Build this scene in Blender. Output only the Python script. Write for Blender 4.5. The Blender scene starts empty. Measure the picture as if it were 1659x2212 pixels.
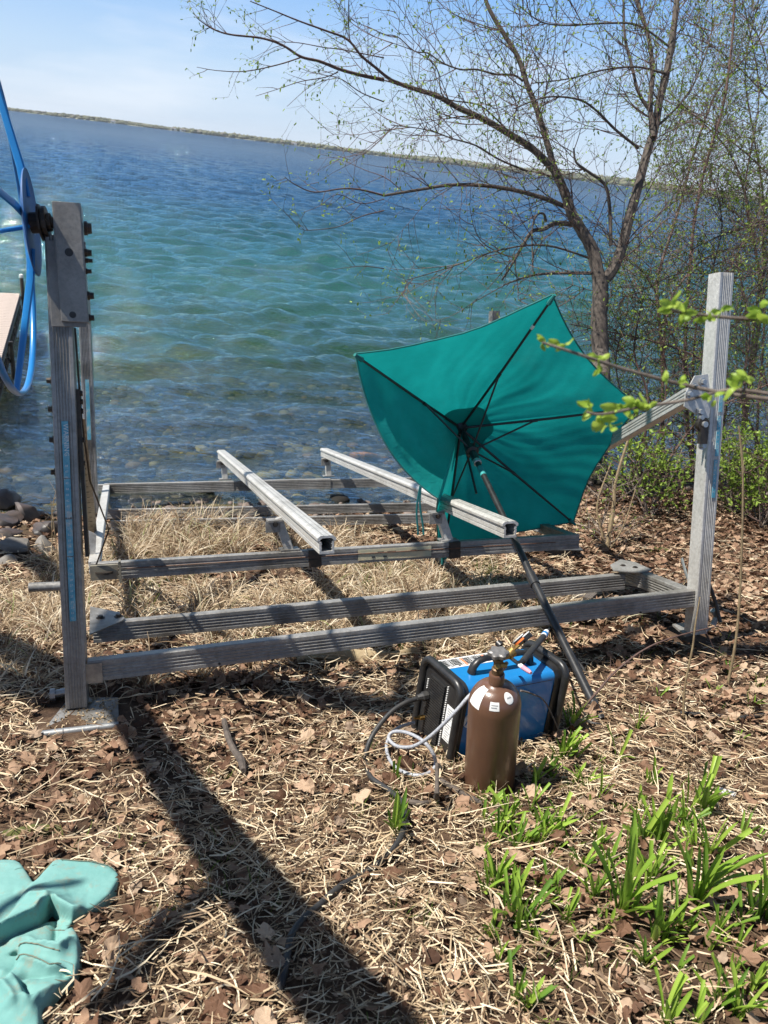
import bpy, bmesh, math, random
import numpy as np
from mathutils import Vector
random.seed(7); rng = np.random.default_rng(7)
S = bpy.context.scene
COL = S.collection
# ------------------------------------------------------------------ camera frame
# reference grid used while measuring: 1659 x 2212, focal length 1662 in the same unit
F, CX, CY = 1662.0, 829.5, 1106.0
def nrm(v):
    v = np.array(v, float); return v / np.linalg.norm(v)
Zc = nrm([440, 3586, -1662]); Yc = nrm(np.array([0, 0, 1.]) - Zc[2] * Zc); Xc = np.cross(Yc, Zc)
if Xc[0] < 0: Xc = -Xc
M = np.array([Xc, Yc, Zc]); CAM = np.array([0, 0, 3.375])
def ray(px, py): return M @ np.array([(px - CX) / F, (CY - py) / F, 1.])
def at(px, py, z): return CAM + ray(px, py) * z
def depth_of(P): return float((M.T @ (np.array(P, float) - CAM))[2])
cam_d = bpy.data.cameras.new('camera'); cam = bpy.data.objects.new('camera', cam_d); COL.objects.link(cam); S.camera = cam
cam_d.sensor_fit = 'VERTICAL'; cam_d.sensor_height = 34.6; cam_d.sensor_width = 25.95; cam_d.lens = 34.6 * F / 2212
from mathutils import Matrix
RT, UP, FW = M @ np.array([1., 0, 0]), M @ np.array([0, 1., 0]), M @ np.array([0, 0, 1.])
mw = Matrix(((RT[0], UP[0], -FW[0], 0), (RT[1], UP[1], -FW[1], 0), (RT[2], UP[2], -FW[2], CAM[2]), (0, 0, 0, 1)))
cam.matrix_world = mw
cam_d.clip_end = 20000; cam_d.clip_start = .05
cam_d.dof.use_dof = True; cam_d.dof.focus_distance = 3.6; cam_d.dof.aperture_fstop = 6.5
# ------------------------------------------------------------------ sky, sun, exposure
SUNV = nrm([.517, .066, -.853])            # direction the sunlight travels
W = bpy.data.worlds.new('World'); S.world = W; W.use_nodes = True
nt = W.node_tree; bg = nt.nodes['Background']
sky = nt.nodes.new('ShaderNodeTexSky'); sky.sky_type = 'NISHITA'; sky.sun_disc = False
sky.sun_elevation = math.asin(-SUNV[2]); sky.sun_rotation = math.atan2(-SUNV[0], -SUNV[1])
sky.air_density = 1.0; sky.dust_density = .25; sky.ozone_density = 2.0
tc = nt.nodes.new('ShaderNodeTexCoord'); mp = nt.nodes.new('ShaderNodeMapping'); mp.inputs['Scale'].default_value = (1.2, 1.2, 7)
nz = nt.nodes.new('ShaderNodeTexNoise'); nz.inputs['Scale'].default_value = 2.2; nz.inputs['Detail'].default_value = 8; nz.inputs['Roughness'].default_value = .55
cr = nt.nodes.new('ShaderNodeValToRGB'); cr.color_ramp.elements[0].position = .50; cr.color_ramp.elements[0].color = (0, 0, 0, 1); cr.color_ramp.elements[1].position = .75; cr.color_ramp.elements[1].color = (.55, .55, .55, 1)
mx = nt.nodes.new('ShaderNodeMixRGB'); mx.inputs[2].default_value = (9.5, 10.2, 11.2, 1)
nt.links.new(tc.outputs['Generated'], mp.inputs[0]); nt.links.new(mp.outputs[0], nz.inputs[0]); nt.links.new(nz.outputs[0], cr.inputs[0])
nt.links.new(cr.outputs[0], mx.inputs[0]); nt.links.new(sky.outputs[0], mx.inputs[1]); sx_ = nt.nodes.new('ShaderNodeSeparateXYZ'); nt.links.new(tc.outputs['Generated'], sx_.inputs[0])
hz = nt.nodes.new('ShaderNodeMapRange'); hz.interpolation_type = 'SMOOTHSTEP'; hz.inputs[1].default_value = .16; hz.inputs[2].default_value = .62; hz.inputs[3].default_value = .92; hz.inputs[4].default_value = 0; nt.links.new(sx_.outputs[2], hz.inputs[0])
hr = nt.nodes.new('ShaderNodeValToRGB'); he = hr.color_ramp.elements; he.new(.3); he.new(.6)
for e_, (p_, c_) in zip(he, ((0, (.60, .72, .86)), (.07, (.50, .68, .90)), (.19, (.19, .45, .90)), (.7, (.10, .28, .70)))): e_.position = p_; e_.color = (*c_, 1)
nt.links.new(sx_.outputs[2], hr.inputs[0]); hs = nt.nodes.new('ShaderNodeVectorMath'); hs.operation = 'SCALE'; hs.inputs['Scale'].default_value = 14.8; nt.links.new(hr.outputs[0], hs.inputs[0])
nc = nt.nodes.new('ShaderNodeMixRGB'); nc.inputs[2].default_value = (13.4, 14.0, 14.8, 1); nt.links.new(cr.outputs[0], nc.inputs[0]); nt.links.new(hs.outputs[0], nc.inputs[1])
mh = nt.nodes.new('ShaderNodeMixRGB'); nt.links.new(hz.outputs[0], mh.inputs[0]); nt.links.new(mx.outputs[0], mh.inputs[1]); nt.links.new(nc.outputs[0], mh.inputs[2]); nt.links.new(mh.outputs[0], bg.inputs[0])
bg.inputs[1].default_value = .044
sl = bpy.data.lights.new('sun', 'SUN'); sl.energy = 5.0; sl.angle = math.radians(.53); sl.color = (1, .95, .87)
so = bpy.data.objects.new('sun', sl); COL.objects.link(so); so.rotation_euler = Vector(SUNV).to_track_quat('-Z', 'Y').to_euler(); so.location = (0, 0, 20)
S.view_settings.view_transform = 'Standard'; S.view_settings.look = 'None'; S.view_settings.exposure = 0.80; S.view_settings.gamma = 1
S.render.engine = 'CYCLES'
S.cycles.transparent_max_bounces = 16; S.cycles.max_bounces = 6
# ------------------------------------------------------------------ tagging and mesh helpers
def tag(o, label=None, cat=None, group=None, kind=None):
    if label: o['label'] = label
    if cat: o['category'] = cat
    if group: o['group'] = group
    if kind: o['kind'] = kind
    return o
def thing(name, label, cat, loc, group=None):
    o = bpy.data.objects.new(name, None); COL.objects.link(o); o.location = Vector([float(c) for c in loc]); o.empty_display_size = .1
    return tag(o, label, cat, group)
def wloc(o):
    v = np.zeros(3)
    while o is not None:
        v += np.array(o.location); o = o.parent
    return v
class MB:
    def __init__(s): s.v = []; s.f = []
    def add(s, vs, fs):
        b = len(s.v); s.v += [tuple(map(float, v)) for v in vs]; s.f += [tuple(b + i for i in f) for f in fs]; return s
    def box(s, c, ax, ay, az):       # centre and half vectors
        c, ax, ay, az = map(np.array, (c, ax, ay, az))
        vs = [c + i * ax + j * ay + k * az for k in (-1, 1) for j in (-1, 1) for i in (-1, 1)]
        return s.add(vs, [(0, 2, 3, 1), (4, 5, 7, 6), (0, 1, 5, 4), (2, 6, 7, 3), (0, 4, 6, 2), (1, 3, 7, 5)])
    def tube(s, pts, rad, n=8, cap=True, flat=1.0, up=None):
        pts = [np.array(p, float) for p in pts]; m = len(pts)
        if np.isscalar(rad): rad = [rad] * m
        vs = []; prev = None
        for i, p in enumerate(pts):
            d = nrm(pts[min(i + 1, m - 1)] - pts[max(i - 1, 0)] + 1e-9)
            if prev is None:
                a = np.array(up, float) if up is not None else (np.array([0, 0, 1.]) if abs(d[2]) < .9 else np.array([1., 0, 0]))
            else: a = prev
            e = nrm(a - (a @ d) * d); prev = e; g = np.cross(d, e)
            for k in range(n):
                t = 2 * math.pi * k / n
                vs.append(p + rad[i] * (math.cos(t) * e + flat * math.sin(t) * g))
        fs = [(i * n + k, i * n + (k + 1) % n, (i + 1) * n + (k + 1) % n, (i + 1) * n + k) for i in range(m - 1) for k in range(n)]
        if cap: fs += [tuple(range(n - 1, -1, -1)), tuple((m - 1) * n + k for k in range(n))]
        return s.add(vs, fs)
    def extrude(s, prof, A, B, up, hollow=None, endcut=None):
        A, B = np.array(A, float), np.array(B, float); d = nrm(B - A); b = nrm(np.array(up) - (np.array(up) @ d) * d); a = np.cross(d, b); n = len(prof)
        r0 = [A + p[0] * a + p[1] * b for p in prof]; r1 = [B + p[0] * a + p[1] * b for p in prof]
        fs = [(k, (k + 1) % n, n + (k + 1) % n, n + k) for k in range(n)]
        if not hollow:
            return s.add(r0 + r1, fs + [tuple(range(n - 1, -1, -1)), tuple(range(n, 2 * n))])
        h = hollow; dd = d * min(.35, np.linalg.norm(B - A) * .4)
        i0 = [A + h * p[0] * a + h * p[1] * b for p in prof]; i0b = [q + dd for q in i0]; i1 = [B + h * p[0] * a + h * p[1] * b for p in prof]; i1b = [q - dd for q in i1]
        V = r0 + r1 + i0 + i0b + i1 + i1b
        for k in range(n):
            k2 = (k + 1) % n
            fs += [(k2, k, 2 * n + k, 2 * n + k2), (n + k, n + k2, 4 * n + k2, 4 * n + k), (2 * n + k2, 2 * n + k, 3 * n + k, 3 * n + k2), (4 * n + k, 4 * n + k2, 5 * n + k2, 5 * n + k)]
        fs += [tuple(3 * n + k for k in range(n - 1, -1, -1)), tuple(5 * n + k for k in range(n))]
        return s.add(V, fs)
    def cyl(s, c, d, r, h, n=16, r2=None):
        d = nrm(d); c = np.array(c, float)
        return s.tube([c - d * h / 2, c + d * h / 2], [r, r if r2 is None else r2], n)
    def lathe(s, base, d, prof, n=32):
        d = nrm(d); base = np.array(base, float); a = nrm(np.cross(d, [0, 1, .01])); b = np.cross(d, a); vs = []
        for (r, h) in prof:
            for k in range(n):
                t = 2 * math.pi * k / n; vs.append(base + d * h + r * (math.cos(t) * a + math.sin(t) * b))
        m = len(prof)
        return s.add(vs, [(i * n + k, i * n + (k + 1) % n, (i + 1) * n + (k + 1) % n, (i + 1) * n + k) for i in range(m - 1) for k in range(n)] + [tuple(range(n - 1, -1, -1)), tuple((m - 1) * n + k for k in range(n))])
    def grid(s, fn, nu, nv):
        return s.add([fn(i / nu, j / nv) for j in range(nv + 1) for i in range(nu + 1)], [(j * (nu + 1) + i, j * (nu + 1) + i + 1, (j + 1) * (nu + 1) + i + 1, (j + 1) * (nu + 1) + i) for j in range(nv) for i in range(nu)])
    def build(s, name, mat, parent=None, smooth=False, bevel=0):
        off = wloc(parent) if parent is not None else np.zeros(3)
        me = bpy.data.meshes.new(name); me.from_pydata([tuple(np.array(v) - off) for v in s.v], [], s.f); me.materials.append(mat)
        bm = bmesh.new(); bm.from_mesh(me); bmesh.ops.recalc_face_normals(bm, faces=bm.faces)
        if bevel: bmesh.ops.bevel(bm, geom=bm.edges[:], offset=bevel, segments=2, affect='EDGES', profile=.6, clamp_overlap=True)
        bm.to_mesh(me); bm.free()
        if smooth:
            me.polygons.foreach_set('use_smooth', [True] * len(me.polygons))
            try: me.set_sharp_from_angle(angle=math.radians(38))
            except Exception: pass
        o = bpy.data.objects.new(name, me); COL.objects.link(o)
        if parent is not None: o.parent = parent
        return o
def np_mesh(name, V, Fc, mat, rnd=None, smooth=False, parent=None):
    V = np.asarray(V, np.float32).reshape(-1, 3); Fc = np.asarray(Fc, np.int32); k = Fc.shape[1]; n = len(Fc)
    me = bpy.data.meshes.new(name); me.vertices.add(len(V)); me.vertices.foreach_set('co', V.ravel())
    me.loops.add(n * k); me.loops.foreach_set('vertex_index', Fc.ravel()); me.polygons.add(n)
    me.polygons.foreach_set('loop_start', np.arange(0, n * k, k, dtype=np.int32)); me.polygons.foreach_set('loop_total', np.full(n, k, np.int32))
    if smooth: me.polygons.foreach_set('use_smooth', np.ones(n, bool))
    if rnd is not None:
        at_ = me.attributes.new('rnd', 'FLOAT', 'FACE'); at_.data.foreach_set('value', np.asarray(rnd, np.float32))
    me.update(calc_edges=True); me.materials.append(mat)
    o = bpy.data.objects.new(name, me); COL.objects.link(o)
    if parent is not None: o.parent = parent
    return o
# ------------------------------------------------------------------ materials
def nodes(name):
    m = bpy.data.materials.new(name); m.use_nodes = True; t = m.node_tree; return m, t, t.nodes['Principled BSDF']
def ramp(t, stops, src):
    r = t.nodes.new('ShaderNodeValToRGB'); e = r.color_ramp.elements
    while len(e) < len(stops): e.new(.5)
    for el, (p, c) in zip(e, stops): el.position = p; el.color = (*c, 1) if len(c) == 3 else c
    t.links.new(src, r.inputs[0]); return r.outputs[0]
def noise(t, scale, detail=4, rough=.55, stretch=None, vec=None, coord='Object', dist=0):
    c = t.nodes.new('ShaderNodeTexCoord'); n = t.nodes.new('ShaderNodeTexNoise'); n.inputs['Scale'].default_value = scale; n.inputs['Detail'].default_value = detail; n.inputs['Roughness'].default_value = rough; n.inputs['Distortion'].default_value = dist
    src = c.outputs[coord]
    if stretch:
        mp = t.nodes.new('ShaderNodeMapping'); mp.inputs['Scale'].default_value = stretch; t.links.new(src, mp.inputs[0]); src = mp.outputs[0]
    t.links.new(src, n.inputs[0]); return n.outputs[0]
def mixc(t, fac, a, b, blend='MIX'):
    m = t.nodes.new('ShaderNodeMixRGB'); m.blend_type = blend
    for i, v in enumerate((fac, a, b)):
        if isinstance(v, (int, float)): m.inputs[i].default_value = v
        elif isinstance(v, tuple): m.inputs[i].default_value = (*v, 1)
        else: t.links.new(v, m.inputs[i])
    return m.outputs[0]
def bump(t, p, h, strength=.3, dist=.01):
    b = t.nodes.new('ShaderNodeBump'); b.inputs['Strength'].default_value = strength; b.inputs['Distance'].default_value = dist; t.links.new(h, b.inputs['Height']); t.links.new(b.outputs[0], p.inputs['Normal'])
def simple(name, c1, c2=None, scale=8, rough=.5, metal=0, bs=.15, bscale=None, stretch=None, lo=.35, hi=.65, spec=.5, coat=0):
    m, t, p = nodes(name)
    if c2 is None: c2 = tuple(.8 * c for c in c1)
    n = noise(t, scale, 6, .6, stretch); t.links.new(ramp(t, [(lo, c1), (hi, c2)], n), p.inputs['Base Color'])
    p.inputs['Roughness'].default_value = rough; p.inputs['Metallic'].default_value = metal; p.inputs['Specular IOR Level'].default_value = spec; p.inputs['Coat Weight'].default_value = coat
    bump(t, p, noise(t, bscale or scale * 6, 5, .6, stretch), bs, .004)
    return m
def randmat(name, stops, rough=.7, transl=0., spec=.3, nscale=0):
    """colour picked per piece from a ramp"""
    m, t, p = nodes(name); a = t.nodes.new('ShaderNodeAttribute'); a.attribute_name = 'rnd'
    c = ramp(t, stops, a.outputs['Fac'])
    if nscale: c = mixc(t, .6, c, ramp(t, [(.3, (.35, .33, .3)), (.7, (1, 1, 1))], noise(t, nscale, 4)), 'MULTIPLY')
    t.links.new(c, p.inputs['Base Color']); p.inputs['Roughness'].default_value = rough; p.inputs['Specular IOR Level'].default_value = spec
    if transl:
        tr = t.nodes.new('ShaderNodeBsdfTranslucent'); t.links.new(c, tr.inputs[0]); mx = t.nodes.new('ShaderNodeMixShader'); mx.inputs[0].default_value = transl
        t.links.new(p.outputs[0], mx.inputs[1]); t.links.new(tr.outputs[0], mx.inputs[2]); t.links.new(mx.outputs[0], t.nodes['Material Output'].inputs[0])
    return m
def alum_mat(name, a, b, dirt):
    m, t, p = nodes(name)
    n1 = noise(t, 5, 8, .65); n2 = noise(t, 60, 6, .7); n3 = noise(t, 2.2, 5, .7)
    c = ramp(t, [(.3, a), (.7, b)], n1)
    c = mixc(t, ramp(t, [(.5, (0, 0, 0)), (.68, (.75, .75, .75))], n3), c, dirt)
    c = mixc(t, .45, c, ramp(t, [(.35, (.45, .44, .42)), (.6, (1, 1, 1))], n2), 'MULTIPLY')
    t.links.new(c, p.inputs['Base Color']); p.inputs['Metallic'].default_value = .3
    t.links.new(ramp(t, [(.3, (.28,) * 3), (.7, (.55,) * 3)], n2), p.inputs['Roughness']); bump(t, p, n2, .25, .002); return m
ALUM = alum_mat('weathered_aluminium', (.40, .39, .375), (.22, .215, .20), (.10, .085, .065))
ALUM_PALE = alum_mat('pale_aluminium', (.62, .61, .58), (.50, .49, .46), (.36, .34, .30))
ALUM_WARM = alum_mat('housing_aluminium', (.30, .285, .26), (.24, .23, .21), (.17, .15, .13))
STEEL = simple('dark_steel', (.05, .045, .04), (.09, .07, .055), 30, .5, .7)
GALV = simple('galvanised_steel', (.45, .46, .46), (.32, .33, .33), 25, .4, .7)
BLUEP = simple('blue_paint', (.01, .15, .42), (.015, .19, .48), 5, .28, 0, .05, coat=.3)
BLACKP = simple('black_plastic', (.012, .012, .013), (.025, .025, .025), 20, .38, 0, .08)
BLACKR = simple('black_rubber', (.02, .02, .022), (.035, .033, .03), 30, .55, 0, .2)
WELDB = simple('welder_blue_paint', (.012, .16, .42), (.015, .19, .47), 3, .3, 0, .03, coat=.4)
BRASS = simple('brass', (.42, .27, .08), (.22, .13, .05), 60, .4, .8)
BRASS_D = simple('tarnished_brass', (.20, .13, .07), (.10, .065, .04), 60, .5, .6)
BROWNP = simple('brown_tank_paint', (.125, .062, .036), (.10, .05, .03), 9, .33, 0, .12, 160, coat=.25)
WHITE = simple('white_label', (.75, .75, .73), (.6, .6, .58), 30, .5)
GREYT = simple('grey_print', (.22, .23, .24), (.3, .3, .3), 40, .6)
BLACKT = simple('black_print', (.02, .02, .02), (.03, .03, .03), 40, .6)
ORANGE = simple('orange_print', (.75, .18, .03), (.6, .14, .03), 20, .6)
PINK = simple('pink_ceramic', (.62, .30, .36), (.5, .24, .3), 40, .45)
CLEAR_HOSE = simple('braided_clear_hose', (.40, .41, .43), (.24, .25, .28), 120, .35, 0, .5, 200)
CANV = None
def stripes_mat():
    m, t, p = nodes('sticker_blue'); n = noise(t, 14, 6, .7)
    c = ramp(t, [(.42, (.07, .30, .42)), (.55, (.16, .42, .52)), (.64, (.42, .46, .44))], n); t.links.new(c, p.inputs['Base Color']); p.inputs['Roughness'].default_value = .5; return m
STICK = stripes_mat()
OLDLAB = simple('faded_label', (.60, .50, .32), (.38, .40, .30), 12, .6, 0, .2)
TEALSTRAP = simple('teal_strap', (.03, .28, .27), (.02, .2, .2), 20, .7)
def canopy_mat():
    m, t, p = nodes('teal_canopy_fabric')
    n = noise(t, 3, 6, .6); c = mixc(t, ramp(t, [(.55, (0, 0, 0)), (.8, (.45, .45, .45))], noise(t, 1.3, 8, .7)), ramp(t, [(.3, (.004, .21, .20)), (.7, (.008, .30, .285))], n), (.03, .17, .16))
    t.links.new(c, p.inputs['Base Color']); p.inputs['Roughness'].default_value = .75; p.inputs['Specular IOR Level'].default_value = .25
    w = noise(t, 9, 5, .6, (1, 1, 3), dist=1.5); bump(t, p, w, .4, .015)
    tr = t.nodes.new('ShaderNodeBsdfTranslucent'); t.links.new(c, tr.inputs[0]); mx = t.nodes.new('ShaderNodeMixShader'); mx.inputs[0].default_value = .5
    t.links.new(p.outputs[0], mx.inputs[1]); t.links.new(tr.outputs[0], mx.inputs[2]); t.links.new(mx.outputs[0], t.nodes['Material Output'].inputs[0]); return m
CANOPY = canopy_mat()
TARP = None
def tarp_mat():
    m, t, p = nodes('turquoise_tarp'); n = noise(t, 6, 8, .7); n2 = noise(t, 22, 6, .7)
    c = ramp(t, [(.35, (.125, .29, .27)), (.65, (.175, .35, .325))], n)
    c = mixc(t, ramp(t, [(.52, (0, 0, 0)), (.70, (.75, .75, .75))], n2), c, (.24, .22, .16)); t.links.new(c, p.inputs['Base Color']); p.inputs['Roughness'].default_value = .8; p.inputs['Specular IOR Level'].default_value = .25
    bump(t, p, n2, .35, .006); return m
TARP = tarp_mat()
BARK = simple('grey_brown_bark', (.115, .092, .075), (.05, .04, .033), 35, .85, 0, .8, 50, (1, 1, .35))
BARK_P = simple('pale_twig_bark', (.20, .165, .135), (.10, .075, .06), 30, .8, 0, .4)
BARK_R = simple('red_brown_twig_bark', (.12, .065, .05), (.065, .04, .034), 30, .7, 0, .4)
BARK_T = simple('tan_stem_bark', (.26, .20, .11), (.16, .11, .06), 30, .8, 0, .3)
LEAFG = randmat('young_leaf_green', [(0, (.10, .17, .025)), (.5, (.18, .28, .035)), (1, (.28, .38, .06))], .5, .35)
LILY = randmat('daylily_green', [(0, (.07, .16, .02)), (.5, (.15, .28, .025)), (1, (.26, .40, .05))], .45, .25)
def obj_rand(name, stops, rough, transl, spec=.3, nscale=0):
    m, t, p = nodes(name); oi = t.nodes.new('ShaderNodeObjectInfo'); c = ramp(t, stops, oi.outputs['Random'])
    if nscale: c = mixc(t, .6, c, ramp(t, [(.3, (.4, .36, .32)), (.7, (1, 1, 1))], noise(t, nscale, 5)), 'MULTIPLY')
    t.links.new(c, p.inputs['Base Color']); p.inputs['Roughness'].default_value = rough; p.inputs['Specular IOR Level'].default_value = spec
    tr = t.nodes.new('ShaderNodeBsdfTranslucent'); t.links.new(c, tr.inputs[0]); mx = t.nodes.new('ShaderNodeMixShader'); mx.inputs[0].default_value = transl
    t.links.new(p.outputs[0], mx.inputs[1]); t.links.new(tr.outputs[0], mx.inputs[2]); t.links.new(mx.outputs[0], t.nodes['Material Output'].inputs[0]); return m
LILYO = obj_rand('daylily_blade_green', [(0, (.10, .20, .03)), (.5, (.23, .37, .045)), (1, (.36, .50, .08))], .42, .35)
BROWN_STOPS = [(0, (.06, .028, .015)), (.25, (.15, .078, .045)), (.5, (.27, .160, .10)), (.75, (.40, .26, .17)), (.9, (.53, .39, .27)), (1, (.27, .20, .15))]
LEAFB = randmat('dry_leaf_brown', BROWN_STOPS, .75, .12, nscale=40)
LEAFBO = obj_rand('dry_leaf_brown_single', BROWN_STOPS, .75, .12, nscale=35)
STRAW = randmat('straw', [(0, (.08, .05, .03)), (.35, (.30, .205, .12)), (.65, (.58, .45, .285)), (1, (.80, .69, .50))], .6, .15)
DRYG = randmat('dry_grass_blade', [(0, (.10, .06, .035)), (.3, (.30, .21, .125)), (.65, (.52, .41, .27)), (.93, (.80, .70, .54)), (1, (.26, .30, .10))], .6, .25)
GREENG = randmat('green_grass_blade', [(0, (.06, .12, .02)), (1, (.17, .25, .04))], .6, .3)
ROCKM = simple('lake_rock', (.21, .19, .165), (.09, .082, .072), 5, .7, 0, .6, 25)
ROCKW = simple('wet_rock', (.085, .06, .05), (.035, .032, .03), 6, .5, 0, .5, 25)
WOODDECK = simple('dock_plank_wood', (.46, .38, .33), (.36, .30, .26), 3, .7, 0, .3, 60, (1, 8, 1))
# ------------------------------------------------------------------ terrain
TH = np.array([-.336, .942])
def vnoise(x, y, f, seed=0):
    r = np.random.default_rng(seed); out = 0
    for k in range(7):
        a = r.uniform(0, 6.28); ph = r.uniform(0, 6.28); q = f * r.uniform(.6, 1.7)
        out = out + np.sin(q * (np.cos(a) * x + np.sin(a) * y) + ph + 1.3 * np.sin(.6 * q * (np.sin(a) * x - np.cos(a) * y) + ph))
    return out / 7
def gz(x, y, rough=True):
    x = np.asarray(x, float); y = np.asarray(y, float); s = TH[0] * x + TH[1] * y
    lin = .994 - .288 * (s - 2.957)
    t_ = TH[1] * x - TH[0] * y
    shore = 7.1 + .9 * np.clip((t_ - 2.2) / 2.5, 0, 1) + .12 * np.sin(1.7 * t_ + .5) + .07 * np.sin(4.1 * t_)
    lin = np.where(s > 4.9, .435 * (shore - s) / (shore - 4.9), lin)
    land = np.where(s < -3, .994 + .288 * 5.957 - .05 * (s + 3), lin)
    bed = np.maximum(-.20 * (s - shore) , -.9 - .03 * (s - 11)); bed = np.maximum(bed, -4)
    z = np.where(s > shore, bed, land)
    if rough:
        fade = np.clip((14 - np.abs(s)) / 10, 0, 1)
        z = z + fade * (.022 * vnoise(x, y, 3.1, 3) + .012 * vnoise(x, y, 9, 4) + .045 * vnoise(x, y, .9, 5))
    return z
def gp(px, py, h=0.):          # ground point seen at a picture position
    r = ray(px, py); ts = np.geomspace(.8, 60, 260); P = CAM + r[None] * ts[:, None]; below = P[:, 2] <= gz(P[:, 0], P[:, 1]) + h
    k = int(np.argmax(below)) if below.any() else len(ts) - 1; lo, hi = ts[max(k - 1, 0)], ts[k]
    for _ in range(14):
        m = (lo + hi) / 2; P = CAM + r * m
        if P[2] <= gz(P[0], P[1]) + h: hi = m
        else: lo = m
    return CAM + r * hi
def gpt(x, y, h=0.): return np.array([x, y, float(gz(x, y)) + h])
def axis_coords(lo, hi, step, far):
    c = list(np.arange(lo, hi, step)); st = step; v = hi
    while v < far: c.append(v); st *= 1.25; v += st
    st = step; v = lo - step; pre = []
    while v > -far: pre.append(v); st *= 1.25; v -= st
    return np.array(pre[::-1] + c)
gx = axis_coords(-4, 7, .05, 6500); gy = axis_coords(.4, 11, .05, 6500)
GX, GY = np.meshgrid(gx, gy); GZ = gz(GX, GY); nx, ny = len(gx), len(gy)
idx = np.arange(nx * ny).reshape(ny, nx); FQ = np.stack([idx[:-1, :-1], idx[:-1, 1:], idx[1:, 1:], idx[1:, :-1]], -1).reshape(-1, 4)
def ground_mat():
    m, t, p = nodes('soil_and_lakebed'); g = t.nodes.new('ShaderNodeNewGeometry'); sx = t.nodes.new('ShaderNodeSeparateXYZ'); t.links.new(g.outputs['Position'], sx.inputs[0])
    n = noise(t, 12, 8, .7); soil = ramp(t, [(.3, (.03, .018, .012)), (.5, (.075, .045, .028)), (.7, (.15, .10, .062))], n)
    v = t.nodes.new('ShaderNodeTexVoronoi'); v.inputs['Scale'].default_value = 5.5; v.inputs['Randomness'].default_value = 1; c = t.nodes.new('ShaderNodeTexCoord')
    t.links.new(c.outputs['Object'], v.inputs[0]); sep = t.nodes.new('ShaderNodeSeparateColor'); t.links.new(v.outputs['Color'], sep.inputs[0])
    st = ramp(t, [(0, (.035, .03, .022)), (.45, (.10, .085, .05)), (.75, (.21, .17, .08)), (1, (.34, .29, .17))], sep.outputs[0])
    st = mixc(t, ramp(t, [(.0, (0, 0, 0)), (.5, (1, 1, 1))], v.outputs['Distance']), st, (.025, .022, .016))
    st = mixc(t, ramp(t, [(.45, (0, 0, 0)), (.65, (.6, .6, .6))], noise(t, 1.1, 4)), st, (.13, .115, .05))
    mr = t.nodes.new('ShaderNodeMapRange'); mr.inputs[1].default_value = .02; mr.inputs[2].default_value = .14; t.links.new(sx.outputs[2], mr.inputs[0])
    t.links.new(mixc(t, mr.outputs[0], st, soil), p.inputs['Base Color']); p.inputs['Roughness'].default_value = .85; p.inputs['Specular IOR Level'].default_value = .2
    bump(t, p, noise(t, 30, 8, .7), .8, .02); return m
ground = np_mesh('ground', np.stack([GX, GY, GZ], -1), FQ, ground_mat(), smooth=True); tag(ground, kind='structure')
# ------------------------------------------------------------------ lake
ths = np.linspace(-78, 78, 620); ths = np.radians(ths * (0.45 + .55 * np.abs(ths) / 78))
rs = [3.6]
while rs[-1] < 260: rs.append(rs[-1] + max(.03, rs[-1] * .0050))
dr = rs[-1] * .02
while rs[-1] < 6200: rs.append(rs[-1] + dr); dr *= 1.12
rs = np.array(rs); TT, RR = np.meshgrid(ths, rs); WX, WY = RR * np.sin(TT), RR * np.cos(TT)
sp_ = np.gradient(rs)[:, None] * 1.0
WZ = np.zeros_like(WX); wr = np.random.default_rng(11); main = math.atan2(-.94, .22)
ss = TH[0] * WX + TH[1] * WY; shoal = np.clip((ss - 5.6) / 7, .28, 1)
for k in range(74):
    lam = .13 * (16 ** (wr.random() ** 1.0)) * (2 if k % 9 == 0 else 1); a = main + wr.normal(0, .42) ; kk = 2 * math.pi / lam; amp = .0108 * lam ** .82
    att = np.clip((lam / (sp_ * 2.2) - .9), 0, 1)
    ph = kk * (np.cos(a) * WX + np.sin(a) * WY) + wr.uniform(0, 6.28); s_ = .5 + .5 * np.sin(ph)
    WZ += amp * att * (2 * s_ ** 1.6 - .85)
WZ *= shoal * np.clip((700 - RR) / 500, 0, 1)
WZ += .01
nx, ny = len(ths), len(rs); idx = np.arange(nx * ny).reshape(ny, nx); FQ = np.stack([idx[:-1, :-1], idx[1:, :-1], idx[1:, 1:], idx[:-1, 1:]], -1).reshape(-1, 4)
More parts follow.
